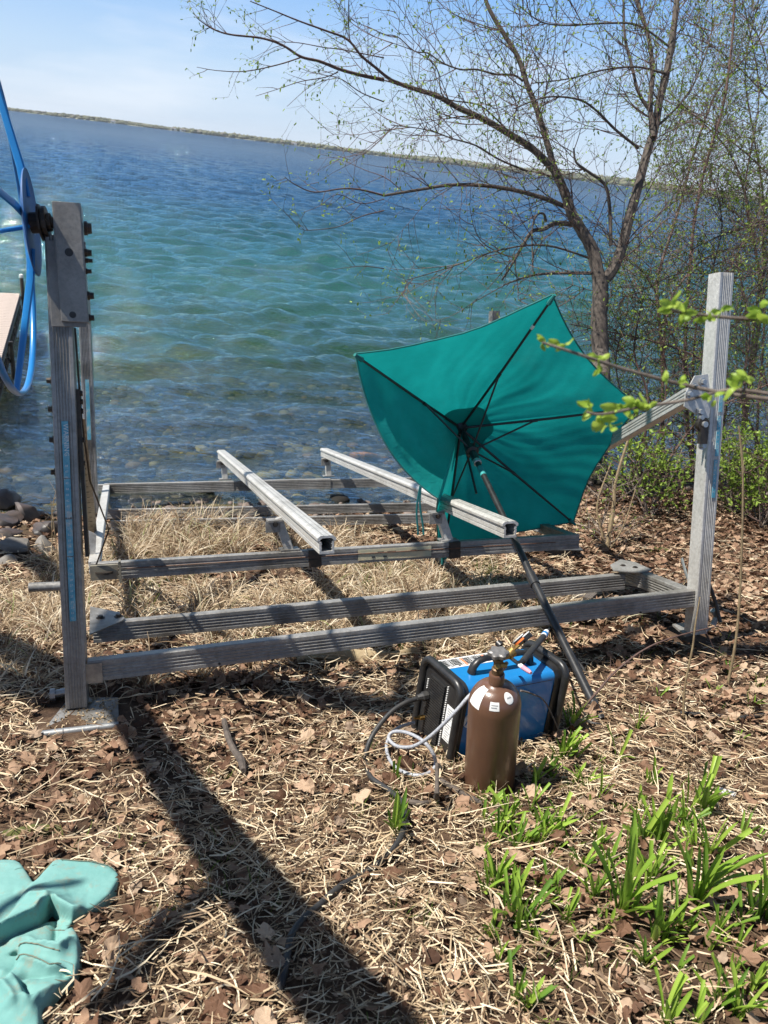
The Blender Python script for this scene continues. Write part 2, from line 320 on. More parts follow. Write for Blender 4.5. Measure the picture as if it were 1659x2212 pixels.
def water_mat():
    m = bpy.data.materials.new('lake_water'); m.use_nodes = True; t = m.node_tree; t.nodes.remove(t.nodes['Principled BSDF']); out = t.nodes['Material Output']
    g = t.nodes.new('ShaderNodeNewGeometry'); vm = t.nodes.new('ShaderNodeVectorMath'); vm.operation = 'DOT_PRODUCT'; vm.inputs[1].default_value = (TH[0], TH[1], 0); t.links.new(g.outputs['Position'], vm.inputs[0])
    mr = t.nodes.new('ShaderNodeMapRange'); mr.inputs[1].default_value = 7.0; mr.inputs[2].default_value = 27; t.links.new(vm.outputs['Value'], mr.inputs[0])
    tur = ramp(t, [(0, (.02,) * 3), (.12, (.10,) * 3), (.35, (.50,) * 3), (.7, (.93,) * 3), (1, (1,) * 3)], mr.outputs[0])
    mr2 = t.nodes.new('ShaderNodeMapRange'); mr2.inputs[1].default_value = 6; mr2.inputs[2].default_value = 130; t.links.new(vm.outputs['Value'], mr2.inputs[0])
    n = noise(t, .12, 4, .6, (1, 3, 1)); body = ramp(t, [(0, (.040, .070, .040)), (.06, (.030, .115, .070)), (.15, (.012, .085, .068)), (.36, (.003, .036, .072)), (1, (.002, .022, .066))], mr2.outputs[0])
    body = mixc(t, .15, body, ramp(t, [(.35, (.6, .6, .6)), (.65, (1.25, 1.25, 1.25))], n), 'MULTIPLY')
    tr = t.nodes.new('ShaderNodeBsdfTransparent'); tr.inputs[0].default_value = (.78, .79, .60, 1)
    df = t.nodes.new('ShaderNodeBsdfDiffuse'); t.links.new(body, df.inputs[0])
    b = t.nodes.new('ShaderNodeBump'); b.inputs['Distance'].default_value = .09; b.inputs['Strength'].default_value = 1
    n1 = noise(t, 8, 5, .62, (.8, 2.2, 1), dist=.4); n2 = noise(t, 1.0, 5, .6, (.8, 2.6, 1), dist=.3); n3 = noise(t, .22, 4, .6, (.8, 3, 1))
    mr3 = t.nodes.new('ShaderNodeMapRange'); mr3.inputs[1].default_value = 20; mr3.inputs[2].default_value = 140; mr3.inputs[3].default_value = .35; mr3.inputs[4].default_value = 3.5; t.links.new(vm.outputs['Value'], mr3.inputs[0])
    ml = t.nodes.new('ShaderNodeMath'); ml.operation = 'MULTIPLY'; t.links.new(n2, ml.inputs[0]); t.links.new(mr3.outputs[0], ml.inputs[1])
    ad = t.nodes.new('ShaderNodeMath'); ad.operation = 'MULTIPLY_ADD'; ad.inputs[1].default_value = .40; t.links.new(n1, ad.inputs[0]); t.links.new(ml.outputs[0], ad.inputs[2])
    mr4 = t.nodes.new('ShaderNodeMapRange'); mr4.inputs[1].default_value = 80; mr4.inputs[2].default_value = 700; mr4.inputs[3].default_value = 0; mr4.inputs[4].default_value = 10; t.links.new(vm.outputs['Value'], mr4.inputs[0])
    ad2 = t.nodes.new('ShaderNodeMath'); ad2.operation = 'MULTIPLY_ADD'; t.links.new(n3, ad2.inputs[0]); t.links.new(mr4.outputs[0], ad2.inputs[1]); t.links.new(ad.outputs[0], ad2.inputs[2])
    t.links.new(ad2.outputs[0], b.inputs['Height'])
    gl = t.nodes.new('ShaderNodeBsdfGlossy'); gl.inputs['Roughness'].default_value = .05; gl.inputs[0].default_value = (.78, .88, .92, 1)
    fr = t.nodes.new('ShaderNodeFresnel'); fr.inputs[0].default_value = 1.333
    for nd in (gl, fr, df): t.links.new(b.outputs[0], nd.inputs['Normal'])
    m1 = t.nodes.new('ShaderNodeMixShader'); t.links.new(tur, m1.inputs[0]); t.links.new(tr.outputs[0], m1.inputs[1]); t.links.new(df.outputs[0], m1.inputs[2])
    m2 = t.nodes.new('ShaderNodeMixShader'); t.links.new(ramp(t, [(0, (0,) * 3), (.06, (.03,) * 3), (.2, (.17,) * 3), (.45, (.46,) * 3), (1, (.50,) * 3)], fr.outputs[0]), m2.inputs[0]); t.links.new(m1.outputs[0], m2.inputs[1]); t.links.new(gl.outputs[0], m2.inputs[2])
    t.links.new(m2.outputs[0], out.inputs[0]); return m
lake = np_mesh('lake_water', np.stack([WX, WY, WZ], -1), FQ, water_mat(), smooth=True); tag(lake, kind='structure')
# ------------------------------------------------------------------ far shore
def far_shore():
    xs = np.linspace(-2600, 2600, 420); V = []; tops = []
    for x in xs:
        az = x / 2600; y = 2700 - 900 * max(0, (az + .05)) ** 1.0 if az > -.05 else 2700
        h = 3 + 6 * max(0, az + .1) + 2 * math.sin(x * .004) + 1.5 * math.sin(x * .011 + 1)
        base = np.array([x, y]); V += [(x, y, -1), (x, y + 4, 1.2), (x, y + 60, h), (x, y + 400, h + 6), (x, y + 1200, h)]; tops.append((x, y, h))
    n = len(xs); Fq = [(i * 5 + k, (i + 1) * 5 + k, (i + 1) * 5 + k + 1, i * 5 + k + 1) for i in range(n - 1) for k in range(4)]
    o = np_mesh('far_shore', V, Fq, simple('far_bank', (.22, .21, .15), (.16, .18, .09), .01, .9), smooth=True); tag(o, kind='structure')
    ico = bmesh.new(); bmesh.ops.create_icosphere(ico, subdivisions=1, radius=1); iv = np.array([v.co for v in ico.verts]); ic = np.array([[v.index for v in f.verts] for f in ico.faces]); ico.free()
    N = 9000; r = np.random.default_rng(5); x = r.uniform(-2500, 2500, N); k = np.clip(np.searchsorted(xs, x), 0, n - 1); T = np.array(tops)[k]
    dpt = r.uniform(0, 1, N) ** 1.5 * 260; hh = (r.uniform(5, 12, N) + 3 * vnoise(x, 0 * x, .02, 8)) * (1 + .5 * np.clip(x / 2000, 0, 1)); w = r.uniform(5, 13, N)
    hh *= np.where(vnoise(x, 0 * x, .006, 9) > .28, .55, 1)
    C = np.stack([x, T[:, 1] + 6 + dpt, np.interp(dpt, [0, 60, 400], [0, 1, 1]) * T[:, 2] + hh * .55], -1)
    sc = np.stack([w, w, hh * .6], -1) * (1 + .25 * r.normal(size=(N, 3)) * .4)
    V = C[:, None] + iv[None] * sc[:, None] * r.uniform(.75, 1.2, (N, len(iv), 1)); Fc = (np.arange(N) * len(iv))[:, None, None] + ic[None]
    o = np_mesh('far_treeline', V.reshape(-1, 3), Fc.reshape(-1, 3), randmat('far_tree_foliage', [(0, (.05, .055, .035)), (.4, (.09, .10, .055)), (.75, (.14, .145, .08)), (1, (.13, .11, .09))], .9), np.repeat(r.random(N), len(ic)), smooth=True)
    tag(o, kind='stuff')
    wh = simple('house_white', (.75, .74, .72), (.65, .64, .62), .3, .7); rf = simple('house_roof', (.12, .11, .11), (.17, .15, .14), .3, .8); gl = simple('house_glass', (.04, .05, .06), (.06, .07, .08), .3, .2)
    HP = [(-1010, 'white house leftmost on the far shore'), (-815, 'pale house on the far shore left of the waterfront cluster'), (-790, None), (-735, None), (-430, None), (-120, None), (40, None), (330, None), (700, None)]
    for i, (hx, lb) in enumerate(HP):
        k = int(np.argmin(abs(xs - hx))); yy = tops[k][1] + 7; w = 7 + (i * 37 % 5); zz = 1.3
        h = thing('lakeside_house', 'small white lakeside house on the far shore, ' + ('leftmost', 'second from the left', 'third from the left', 'fourth from the left', 'in the middle of the row', 'fourth from the right', 'third from the right', 'second from the right', 'rightmost')[i] + (' of nine' if i < 4 or i > 4 else ''), 'house', (hx, yy, zz), 'houses along the far shore')
        b = MB(); b.box((hx, yy, zz + 2.6), (w, 0, 0), (0, 4, 0), (0, 0, 2.6)); b.build('wall', wh, h)
        b = MB(); b.extrude([(-4.6, 0), (4.6, 0), (0, 3)], (hx - w - .5, yy, zz + 5.2), (hx + w + .5, yy, zz + 5.2), (0, 0, 1)); b.build('roof', rf, h)
        for q in (-.6, 0, .6): b = MB(); b.box((hx + q * w, yy - 4.05, zz + 2.8), (.9, 0, 0), (0, .08, 0), (0, 0, 1)); b.build('window', gl, h)
far_shore()
# ------------------------------------------------------------------ boat lift frame of reference
K = 1.35
D_ = nrm(M @ nrm([-540, 292, 1662])); B0 = nrm(M @ nrm([3840, 256, 1662])); U_ = nrm(np.cross(B0, D_)); U_ = U_ if U_[2] > 0 else -U_
B_ = nrm(np.cross(D_, U_)); B_ = B_ if (M.T @ B_)[0] > 0 else -B_
P1 = at(170, 1530, 3.4425)
def L(x, y, z): return P1 + B_ * x + D_ * y + U_ * z
def toL(P): d = np.array(P) - P1; return np.array([d @ B_, d @ D_, d @ U_])
def onL(px, py, axis, val):
    r = ray(px, py); ax = (B_, D_, U_)[axis]; t = (val - (CAM - P1) @ ax) / (r @ ax); return toL(CAM + r * t)
def ribbed(w, h, ng=4, gd=.004, gw=.006, ch=.004, span=.62):
    """cross-section w (a) by h (b), grooves on the two a faces"""
    def side(sgn):
        pts = []; 
        for k in range(ng):
            c = -h / 2 + h * (.5 - span / 2) + h * span * (k + .5) / ng
            pts += [(w / 2, c - gw), (w / 2 - gd, c - gw * .5), (w / 2 - gd, c + gw * .5), (w / 2, c + gw)]
        pts = [(w / 2, -h / 2 + ch)] + pts + [(w / 2, h / 2 - ch), (w / 2 - ch, h / 2)]
        return pts
    R = side(1); Lf = [(-a, -b) for a, b in R]
    return R + Lf
lift = thing('boat_lift', 'weathered grey aluminium boat lift frame standing on the bank at the water edge', 'boat lift', L(0, 0, 0))
def beam(name, A, B, w=.062, h=.10, up=None, mat=ALUM, hollow=None, ng=4, parent=lift, sm=False):
    b = MB(); b.extrude(ribbed(w, h, ng), L(*A), L(*B), U_ if up is None else up, hollow); return b.build(name, mat, parent)
def hexbolt(P, d, r=.012, h=.012, parent=lift, mat=STEEL, name='bolt'):
    b = MB(); b.cyl(np.array(P) + nrm(d) * h * .25, d, r * 1.5, h * .3, 12); b.cyl(np.array(P) + nrm(d) * h * .8, d, r, h, 6); return b.build(name, mat, parent)
# posts: aligned with a small lean each
def post(A, B, w=.095): return beam('post', A, B, w, w, up=D_, ng=5)
pa_ = onL(168, 1530, 1, 0); pb_ = onL(137, 790, 1, 0); PL0 = (float(pa_[0]), 0, .02); PL1 = (float(pa_[0] + (pb_[0] - pa_[0]) * (2.02 - pa_[2]) / (pb_[2] - pa_[2])), 0, 2.02)
def pl(z): return tuple(np.array(PL0) + (np.array(PL1) - np.array(PL0)) * (z - .02) / 2.0)
b = MB(); b.extrude(ribbed(.092, .092, 5), L(*PL0), L(*PL1), B_); b.build('post', ALUM, lift)
b = MB(); b.extrude(ribbed(.092, .092, 5), L(3.32, 0, .04), L(3.30, 0, 2.03), B_, hollow=.82); b.build('post', ALUM_PALE, lift)
rl = L(.0, 4.1, -.05); 
q0, q1 = onL(203, 1150, 1, 4.15), onL(181, 640, 1, 4.15); b = MB(); b.extrude(ribbed(.10, .10, 5), L(*q0), L(*q1), B_); b.build('post', ALUM, lift)
q = onL(1068, 672, 1, 4.15)
b = MB(); b.extrude(ribbed(.092, .092, 5), L(q[0] - .02, 4.15, -.1), L(*q), B_, hollow=.82); b.build('post', ALUM, lift)
# cross beams
beam('cross_beam', (.05, 0, .175), (3.27, 0, .25), .062, .10)
e0, e1 = onL(200, 1345, 2, .27), onL(1345, 1238, 2, .27)
beam('cross_beam', (e0[0], e0[1], .22), (e1[0], e1[1], .22), .062, .10)
BY3, BY4 = 1.2, 4.42
e2, e3 = onL(197, 1216, 2, .40), onL(1247, 1153, 2, .41)
beam('cross_beam', (e2[0], e2[1], .35), (e3[0], e3[1], .36), .065, .105, ng=3, mat=ALUM)
e4, e5 = onL(205, 1046, 2, .40), onL(895, 1031, 2, .40)
e5 = e4 + (e5 - e4) * 1.35
beam('cross_beam', (e4[0], e4[1], .35), (e5[0], e5[1], .35), .062, .10)
g0, g1 = onL(225, 1101, 2, .25), onL(935, 1086, 2, .25); g1 = g0 + (g1 - g0) * 1.3
beam('cross_beam', (g0[0], g0[1], .21), (g1[0], g1[1], .21), .062, .09)
g0, g1 = onL(240, 1125, 2, .22), onL(935, 1110, 2, .22); g1 = g0 + (g1 - g0) * 1.3
beam('cross_beam', (g0[0], g0[1], .18), (g1[0], g1[1], .18), .062, .09)
# rack side rails
beam('side_rail', (.03, e2[1] + .05, .36), (-.01, e4[1] - .04, .36), .062, .075, mat=ALUM_PALE)
beam('side_rail', (3.2, e3[1] + .05, .36), (3.2, e5[1] - .04, .36), .062, .075)
# right base side tube and gussets
c0 = onL(1345, 1222, 2, .29); c1 = onL(1490, 1278, 2, .29)
beam('side_rail', (c0[0] + .05, c0[1] + .06, .235), (c1[0] + .02, c1[1] + .05, .245), .075, .10, mat=ALUM)
def plate(name, pts_px, zloc, th=.006, mat=ALUM, axis=2, parent=lift):
    P = [onL(x, y, axis, zloc) for x, y in pts_px]; ax = np.zeros(3); ax[axis] = th
    top = [L(*(p + ax)) for p in P]; bot = [L(*p) for p in P]; n = len(P)
    b = MB(); b.add(top + bot, [tuple(range(n)), tuple(range(2 * n - 1, n - 1, -1))] + [(k, (k + 1) % n, n + (k + 1) % n, n + k) for k in range(n)]); return b.build(name, mat, parent)
plate('gusset_plate', [(195, 1312), (258, 1325), (270, 1338), (262, 1344), (200, 1370), (193, 1372)], .275, mat=ALUM)
for x, y in ((217, 1335), (256, 1332)): hexbolt(L(*onL(x, y, 2, .281)), U_, .014, .01)
plate('gusset_plate', [(1318, 1222), (1340, 1210), (1372, 1216), (1408, 1232), (1385, 1238), (1325, 1234)], .292, mat=ALUM)
plate('gusset_plate', [(1322, 1256), (1378, 1258), (1460, 1280), (1440, 1284), (1375, 1268)], .16, mat=ALUM)
for x, y in ((1346, 1222), (1372, 1226)): hexbolt(L(*onL(x, y, 2, .298)), U_, .012, .006)
# thin plate in a paler, warmer metal over the front beam's left end
b = MB(); b.box(L(.075, -.034, .17), B_ * .035, D_ * .004, U_ * .045); b.build('pale_end_plate', simple('pale_end_metal', (.42, .36, .29), (.25, .22, .19), 30, .5, .5), lift)
# sleeves on the rear rack beam and the front rack beam
for e_a, e_b, f0, f1, z in ((e4, e5, .02, .305, .35), (e4, e5, .315, .532, .352)):
    A = e_a + (e_b - e_a) * f0; Bq = e_a + (e_b - e_a) * f1
    beam('beam_sleeve', (A[0], A[1], z), (Bq[0], Bq[1], z), .078, .112)
for f0, f1 in ((.40, .425), (.695, .72)):
    A = e2 + (e3 - e2) * f0; Bq = e2 + (e3 - e2) * f1; beam('clamp_band', (A[0], A[1], .352), (Bq[0], Bq[1], .354), .074, .114, ng=1, mat=STEEL)
# bunks
bp = [(-.045, .018), (-.045, .03), (-.03, .042), (.03, .042), (.045, .03), (.045, .018), (.036, .018), (.036, .006), (.030, .004), (.036, .0), (.036, -.022), (.031, -.024), (.036, -.028), (.036, -.045), (-.036, -.045), (-.036, -.028), (-.031, -.024), (-.036, -.022), (-.036, 0), (-.030, .004), (-.036, .006), (-.036, .018)]
bp = [(a * 1.05, z * 1.05) for a, z in bp]
bp = bp[::-1]
for pr, pf, zt in (((478, 972), (706, 1158), .70), ((700, 968), (1103, 1127), .70)):
    A = onL(*pr, 2, zt); Bq = onL(*pf, 2, zt)
    bb = MB(); bb.extrude(bp, L(A[0], A[1], zt - .042), L(Bq[0], Bq[1], zt - .042), U_, hollow=.72); bunk = bb.build('bunk', ALUM_PALE, lift)
    # grooves in the top
    for off in (-.012, .016):
        g = MB(); side = nrm(np.cross(L(*Bq) - L(*A), U_)); g.box((L(A[0], A[1], zt + .0015) + L(Bq[0], Bq[1], zt + .0015)) / 2 + side * off, (L(*Bq) - L(*A)) / 2, side * .0022, U_ * .0015); g.build('groove', ALUM, bunk)
    for ya, e_a, e_b in ((e2[1], e2, e3), (e4[1] - .0, e4, e5)):
        t = (ya - A[1]) / (Bq[1] - A[1]); xb = A[0] + (Bq[0] - A[0]) * t; lean = -.06 if ya < 2 else 0
        k = MB(); k.extrude(ribbed(.055, .06, 2), L(xb + .01, ya, .405), L(xb + lean, ya + .01, .61), D_); up_ = k.build('bunk_bracket', ALUM_PALE, lift)
        k = MB(); k.box(L(xb + lean - .02, ya, .60), B_ * .045, D_ * .045, U_ * .006); k.box(L(xb + lean - .035, ya - .03, .565), B_ * .045, D_ * .004, U_ * .035); k.build('bracket_plate', ALUM, up_)
        hexbolt(L(xb + lean - .02, ya - .036, .58), -D_, .011, .012, up_)
        k = MB(); k.box(L(xb + .01, ya, .412), B_ * .06, D_ * .045, U_ * .005); k.build('bracket_foot', ALUM, up_)
# winch housing on the left post
hy = -.10
def H_(px, py, y=hy): return onL(px, py, 1, y)
hp = [H_(113, 436), H_(176, 437), H_(188, 700), H_(147, 702)]
def slab(name, P, y0, y1, mat, parent=lift, bev=.004):
    f = [L(p[0], y0, p[2]) for p in P]; bk = [L(p[0], y1, p[2]) for p in P]; n = len(P)
    b = MB(); b.add(f + bk, [tuple(range(n)), tuple(range(2 * n - 1, n - 1, -1))] + [(k, (k + 1) % n, n + (k + 1) % n, n + k) for k in range(n)]); return b.build(name, mat, parent, bevel=bev)
hp = [H_(113, 434), H_(172, 438), H_(190, 697), H_(133, 694)]
housing = slab('winch_housing', hp, hy, hy + .006, ALUM_WARM, bev=.002)
for ix, (a_, b_) in enumerate(((hp[1], hp[2]), (hp[3], hp[0]))):
    A = L(a_[0], hy, a_[2]); Bq = L(b_[0], hy, b_[2]); k = MB(); k.box((A + Bq) / 2 + D_ * .062, (Bq - A) / 2 * .995, D_ * .058, B_ * .003); k.build('housing_flange', ALUM_WARM, housing)
bpz = [H_(100, 521, -.03), H_(186, 524, -.03), H_(188, 708, -.03), H_(113, 706, -.03)]
slab('mounting_plate', bpz, -.052, -.046, ALUM_WARM, bev=.002)
slab('mounting_plate', [H_(100, 521, -.03), H_(118, 521, -.03), H_(128, 690, -.03), H_(113, 706, -.03)], -.046, .07, ALUM_WARM, bev=.002)
for x, y, r in ((149, 545, .016), (157, 680, .013)):
    p = H_(x, y); k = MB(); k.tube([L(p[0], hy - .0012, p[2]), L(p[0], hy + .004, p[2])], r, 16); k.build('bolt_hole', BLACKT, housing)
for i in range(2):
    pass
for x, y, r in ((184, 492, .022), (184, 545, .013), (186, 562, .008), (189, 638, .014), (190, 686, .012), (184, 585, .009)):
    p = H_(x, y, -.06); k = MB(); k.tube([L(p[0] - .005, -.05, p[2]), L(p[0] + .008, -.05, p[2]), L(p[0] + .009, -.05, p[2]), L(p[0] + .024, -.05, p[2])], [r * 1.25, r * 1.25, r, r * .9], 8, up=U_); k.build('bolt', STEEL, housing)
# axle, sprocket and wheel
hubP = at(62, 482, 3.05); axd = nrm(-B_ + .0 * D_)
Aax = L(*H_(115, 480, -.03)); axle_dir = nrm(hubP - Aax)
k = MB(); k.tube([Aax, hubP], .022, 12); axle = k.build('axle', STEEL, lift, smooth=True)
k = MB()
for f_, r, w in ((.30, .062, .014), (.42, .050, .02), (.50, .07, .008), (.18, .035, .02), (.75, .04, .03)): k.cyl(Aax + (hubP - Aax) * f_, axle_dir, r, w, 14)
k.build('sprocket', STEEL, lift)
wn = nrm(axle_dir + .05 * U_ - .06 * nrm(np.cross(axle_dir, U_)))       # wheel axis
ct = CAM - hubP
if abs(wn @ nrm(ct)) < .05: wn = nrm(wn + .12 * nrm(ct))
wa = nrm(U_ - (U_ @ wn) * wn); wb = np.cross(wn, wa); WR = .665
whc = hubP + wn * .10
def wp(r, t, o=0.): return whc + r * (math.cos(t) * wa + math.sin(t) * wb) + wn * o
wheel = bpy.data.objects.new('winch_wheel', None)
k = MB(); N = 72; k.tube([wp(WR, 2 * math.pi * i / N) for i in range(N + 1)], .014, 10, cap=False, flat=.75, up=wn); wheel = k.build('winch_wheel', BLUEP, lift, smooth=True)
k = MB(); k.lathe(hubP, wn, [(.0, .005), (.06, .012), (.14, .006), (.20, -.008), (.203, -.014), (.16, -.004), (.02, -.002)], 40); k.build('hub_plate', simple('hub_shaded_blue', (.006, .07, .22), (.01, .09, .27), 5, .55), wheel, smooth=True)  # wheel's blue paint again, darkened so the colour carries the plate's shade
for i in range(4):
    t = math.pi * (i / 2) + .12; d = math.cos(t) * wa + math.sin(t) * wb
    k = MB(); k.tube([hubP + d * .10, hubP + d * .22 + wn * .012, wp(WR - .01, t)], [.017, .017, .013], 8, flat=.5); k.build('spoke', BLUEP, wheel, smooth=True)
k = MB(); k.tube([at(62, 489, 3.02), at(-60, 510, 2.85)], .009, 8); k.build('crank_handle', BLUEP, wheel, smooth=True)
# arms, rods and fittings on the left post
A = onL(62, 1269, 1, .95); Bq = onL(150, 1266, 1, .95); k = MB(); k.tube([L(*A), L(Bq[0] + .05, A[1], Bq[2])], .026, 14); k.build('stub_pipe', ALUM, lift, smooth=True)
A = onL(110, 1497, 1, .1); k = MB(); k.tube([L(A[0], .08, A[2]), L(-.02, .08, A[2] + .01)], .018, 12); k.cyl(L(A[0] + .01, .08, A[2]), B_, .028, .022, 8); k.build('adjusting_pipe', GALV, lift, smooth=True)
for x, y in ((104, 822), (110, 884), (119, 950), (117, 1020)): 
    p = onL(x, y, 1, 0); hexbolt(L(pl(p[2])[0] - .046, 0, p[2]), -B_, .012, .016)
for x, y in ((172, 850), (172, 868), (174, 888), (184, 950), (190, 1000)):
    p = onL(x, y, 1, .03); hexbolt(L(pl(p[2])[0] + .046, .02, p[2]), B_, .012, .018)
k = MB(); k.box(L(pl(1.15)[0] + .055, .03, 1.05), B_ * .008, D_ * .03, U_ * .36); k.build('cable_guide', STEEL, lift)
# pulley block and cable at front beam of the rack
A = L(.09, e2[1] - .08, .36)
k = MB(); k.box(A, B_ * .075, D_ * .012, U_ * .042); k.box(A + B_ * .085, B_ * .006, D_ * .03, U_ * .062); blk = k.build('pulley_block', simple('old_block', (.30, .27, .2), (.2, .18, .14), 20, .6, .4), lift)
k = MB(); k.cyl(A - D_ * .002, U_ * 1, .05, .012, 20); k.build('pulley', STEEL, blk)
k = MB(); k.tube([L(pl(1.7)[0] + .05, .0, 1.66), L(pl(1.3)[0] + .06, .03, 1.3), L(pl(1)[0] + .075, .2, 1.0), L(.13, e2[1] - .15, .62), L(.05, e2[1] - .09, .41)], .0045, 6); k.build('cable', STEEL, lift, smooth=True)
k = MB(); k.tube([L(.16, e2[1] - .045, .365), L(1.2, e2[1] - .05, .366), L(3.0, e3[1] - .045, .37)], .0035, 6); k.build('cable', simple('rusty_cable', (.16, .07, .035), (.08, .04, .03), 40, .7), lift, smooth=True)
k = MB(); k.add([L(*p) for p in (onL(183, 1202, 1, 1.4), onL(190, 1146, 1, 1.4), onL(208, 1155, 1, 1.4), onL(206, 1200, 1, 1.4))] + [L(*(p + np.array([0, .01, 0]))) for p in (onL(183, 1202, 1, 1.4), onL(190, 1146, 1, 1.4), onL(208, 1155, 1, 1.4), onL(206, 1200, 1, 1.4))], [(0, 1, 2, 3), (7, 6, 5, 4), (0, 3, 7, 4), (1, 5, 6, 2), (2, 6, 7, 3), (0, 4, 5, 1)]); k.build('end_plate', ALUM_PALE, lift)
# perforated strip hanging behind the post
A = onL(170, 905, 1, .6); Bq = onL(200, 1150, 1, 2.2)
k = MB(); k.box(L(*((A + Bq) / 2)), (L(*Bq) - L(*A)) / 2, D_ * .008, B_ * .03); strip = k.build('guide_strip', simple('stained_metal', (.33, .30, .24), (.18, .16, .13), 25, .6, .4), lift)
for i in range(14):
    c = L(*(A + (Bq - A) * (.25 + .72 * i / 14))); 
    k = MB(); k.box(c - U_ * 0 - D_ * .0, nrm(L(*Bq) - L(*A)) * .006, D_ * .0095, B_ * .008); k.build('slot', BLACKT, strip)
# feet
z = .0
k = MB(); FP = [onL(150, 1512, 2, .0), onL(255, 1512, 2, .0), onL(257, 1566, 2, .0), onL(95, 1582, 2, .0)]
n = 4; k.add([L(*(p + np.array([0, 0, .012]))) for p in FP] + [L(*p) for p in FP], [(0, 1, 2, 3), (7, 6, 5, 4)] + [(j, (j + 1) % 4, 4 + (j + 1) % 4, 4 + j) for j in range(4)]); pad = k.build('foot_pad', ALUM, lift)
k = MB(); k.tube([L(*onL(82, 1588, 2, .012)), L(*onL(256, 1567, 2, .012))], .017, 12); k.build('pad_edge_tube', GALV, pad, smooth=True)
rc = np.random.default_rng(3); V = []; Fc = []
for i in range(260):
    u, v = rc.random(2); c = L(*(FP[0] * (1 - u) * (1 - v) + FP[1] * u * (1 - v) + FP[2] * u * v + FP[3] * (1 - u) * v + np.array([0, 0, .014]))); s_ = rc.uniform(.002, .007); o_ = rc.normal(size=(4, 3)) * s_
    V += [c + q for q in o_]; Fc += [(4 * i, 4 * i + 1, 4 * i + 2), (4 * i, 4 * i + 2, 4 * i + 3), (4 * i, 4 * i + 1, 4 * i + 3), (4 * i + 1, 4 * i + 2, 4 * i + 3)]
o = np_mesh('wood_chips', np.array(V) - wloc(lift), Fc, randmat('chip', [(0, (.3, .22, .13)), (1, (.5, .38, .24))]), rc.random(len(Fc)), parent=lift); o['kind'] = 'stuff'
FP = [onL(1452, 1352, 2, .02), onL(1500, 1346, 2, .02), onL(1536, 1362, 2, .02), onL(1480, 1376, 2, .02)]
k = MB(); k.add([L(*(p + np.array([0, 0, .012]))) for p in FP] + [L(*p) for p in FP], [(0, 1, 2, 3), (7, 6, 5, 4)] + [(j, (j + 1) % 4, 4 + (j + 1) % 4, 4 + j) for j in range(4)]); k.build('foot_pad', ALUM, lift)
k = MB(); k.tube([L(*onL(1473, 1208, 1, .25)), L(*onL(1482, 1240, 1, .15)), L(*onL(1492, 1262, 1, .05))], .014, 8, flat=.4); k.build('lever', GALV, lift, smooth=True)
k = MB(); k.tube([L(*onL(1532, 1262, 1, .12)), L(*onL(1545, 1300, 1, .1)), L(*onL(1556, 1345, 1, .05))], .012, 8); k.build('lever', STEEL, lift, smooth=True)
k = MB(); k.tube([L(*onL(1540, 1318, 1, .1)), L(*onL(1548, 1332, 1, .1)), L(*onL(1540, 1350, 1, .1))], .018, 8); k.build('hook', GALV, lift, smooth=True)
# right post plate, diagonal arm, pulley
pp = [H_(1500, 812, -.055), H_(1528, 808, -.055), H_(1535, 870, -.055), H_(1530, 902, -.055), H_(1518, 905, -.055), H_(1477, 878, -.055), H_(1480, 850, -.055)]
pt = slab('arm_plate', pp, -.060, -.052, ALUM_PALE, bev=0)
for x, y in ((1516, 825), (1498, 836), (1487, 851), (1511, 901), (1510, 889)): p = H_(x, y, -.06); hexbolt(L(p[0], -.06, p[2]), -D_, .014, .02, pt, GALV)
a0 = onL(1493, 853, 1, .0); a1 = toL(at(1225, 1010, 6.6))
k = MB(); k.extrude(ribbed(.062, .085, 3), L(*a0), L(*a1), U_); k.build('diagonal_arm', ALUM_PALE, lift)
p = H_(1514, 916, -.06); k = MB(); k.cyl(L(p[0], -.07, p[2]), D_, .036, .03, 20); pu = k.build('pulley', STEEL, lift, smooth=True)
k = MB(); k.cyl(L(p[0], -.09, p[2]), D_, .016, .02, 12); k.build('pulley_bolt', GALV, pu)
k = MB(); k.box(L(p[0] + .006, -.075, p[2] - .06), B_ * .024, D_ * .012, U_ * .045); k.build('pulley_bracket', STEEL, pu)
p = H_(1516, 962, -.05); hexbolt(L(p[0], -.048, p[2]), -D_, .016, .02, lift, GALV)
# stickers with lettering
def text(body, size, O, X, Y, mat, parent, name='lettering'):
    cu = bpy.data.curves.new(name, 'FONT'); cu.body = body; cu.size = size; cu.align_x = 'LEFT'; cu.resolution_u = 1
    o = bpy.data.objects.new(name, cu); COL.objects.link(o); dg = bpy.context.evaluated_depsgraph_get(); me = bpy.data.meshes.new_from_object(o.evaluated_get(dg)); COL.objects.unlink(o); bpy.data.objects.remove(o)
    X, Y = nrm(X), nrm(Y); off = wloc(parent)
    for v in me.vertices: c = np.array(O) + X * v.co.x + Y * v.co.y - off; v.co = Vector([float(q) for q in c])
    me.materials.clear(); me.materials.append(mat); o = bpy.data.objects.new(name, me); COL.objects.link(o); o.parent = parent; return o
def strip_on_post(z0, z1, fx, wd, cfn, y, words):
    a, bq = cfn(z0), cfn(z1)
    for s0, s1 in words['pieces']:
        A = np.array(a) + (np.array(bq) - np.array(a)) * s0; C = np.array(a) + (np.array(bq) - np.array(a)) * s1
        k = MB(); k.box((L(A[0] + fx, y, A[2]) + L(C[0] + fx, y, C[2])) / 2, (L(C[0], y, C[2]) - L(A[0], y, A[2])) / 2, B_ * wd, D_ * .0012); o = k.build('measuring_sticker', STICK, lift)
    return o
stk = strip_on_post(.42, 1.28, .0, .013, pl, -.0475, dict(pieces=[(0, .33), (.335, .52), (.53, .72), (.725, 1)]))
zt = 1.27; upd = nrm(L(*PL1) - L(*PL0))
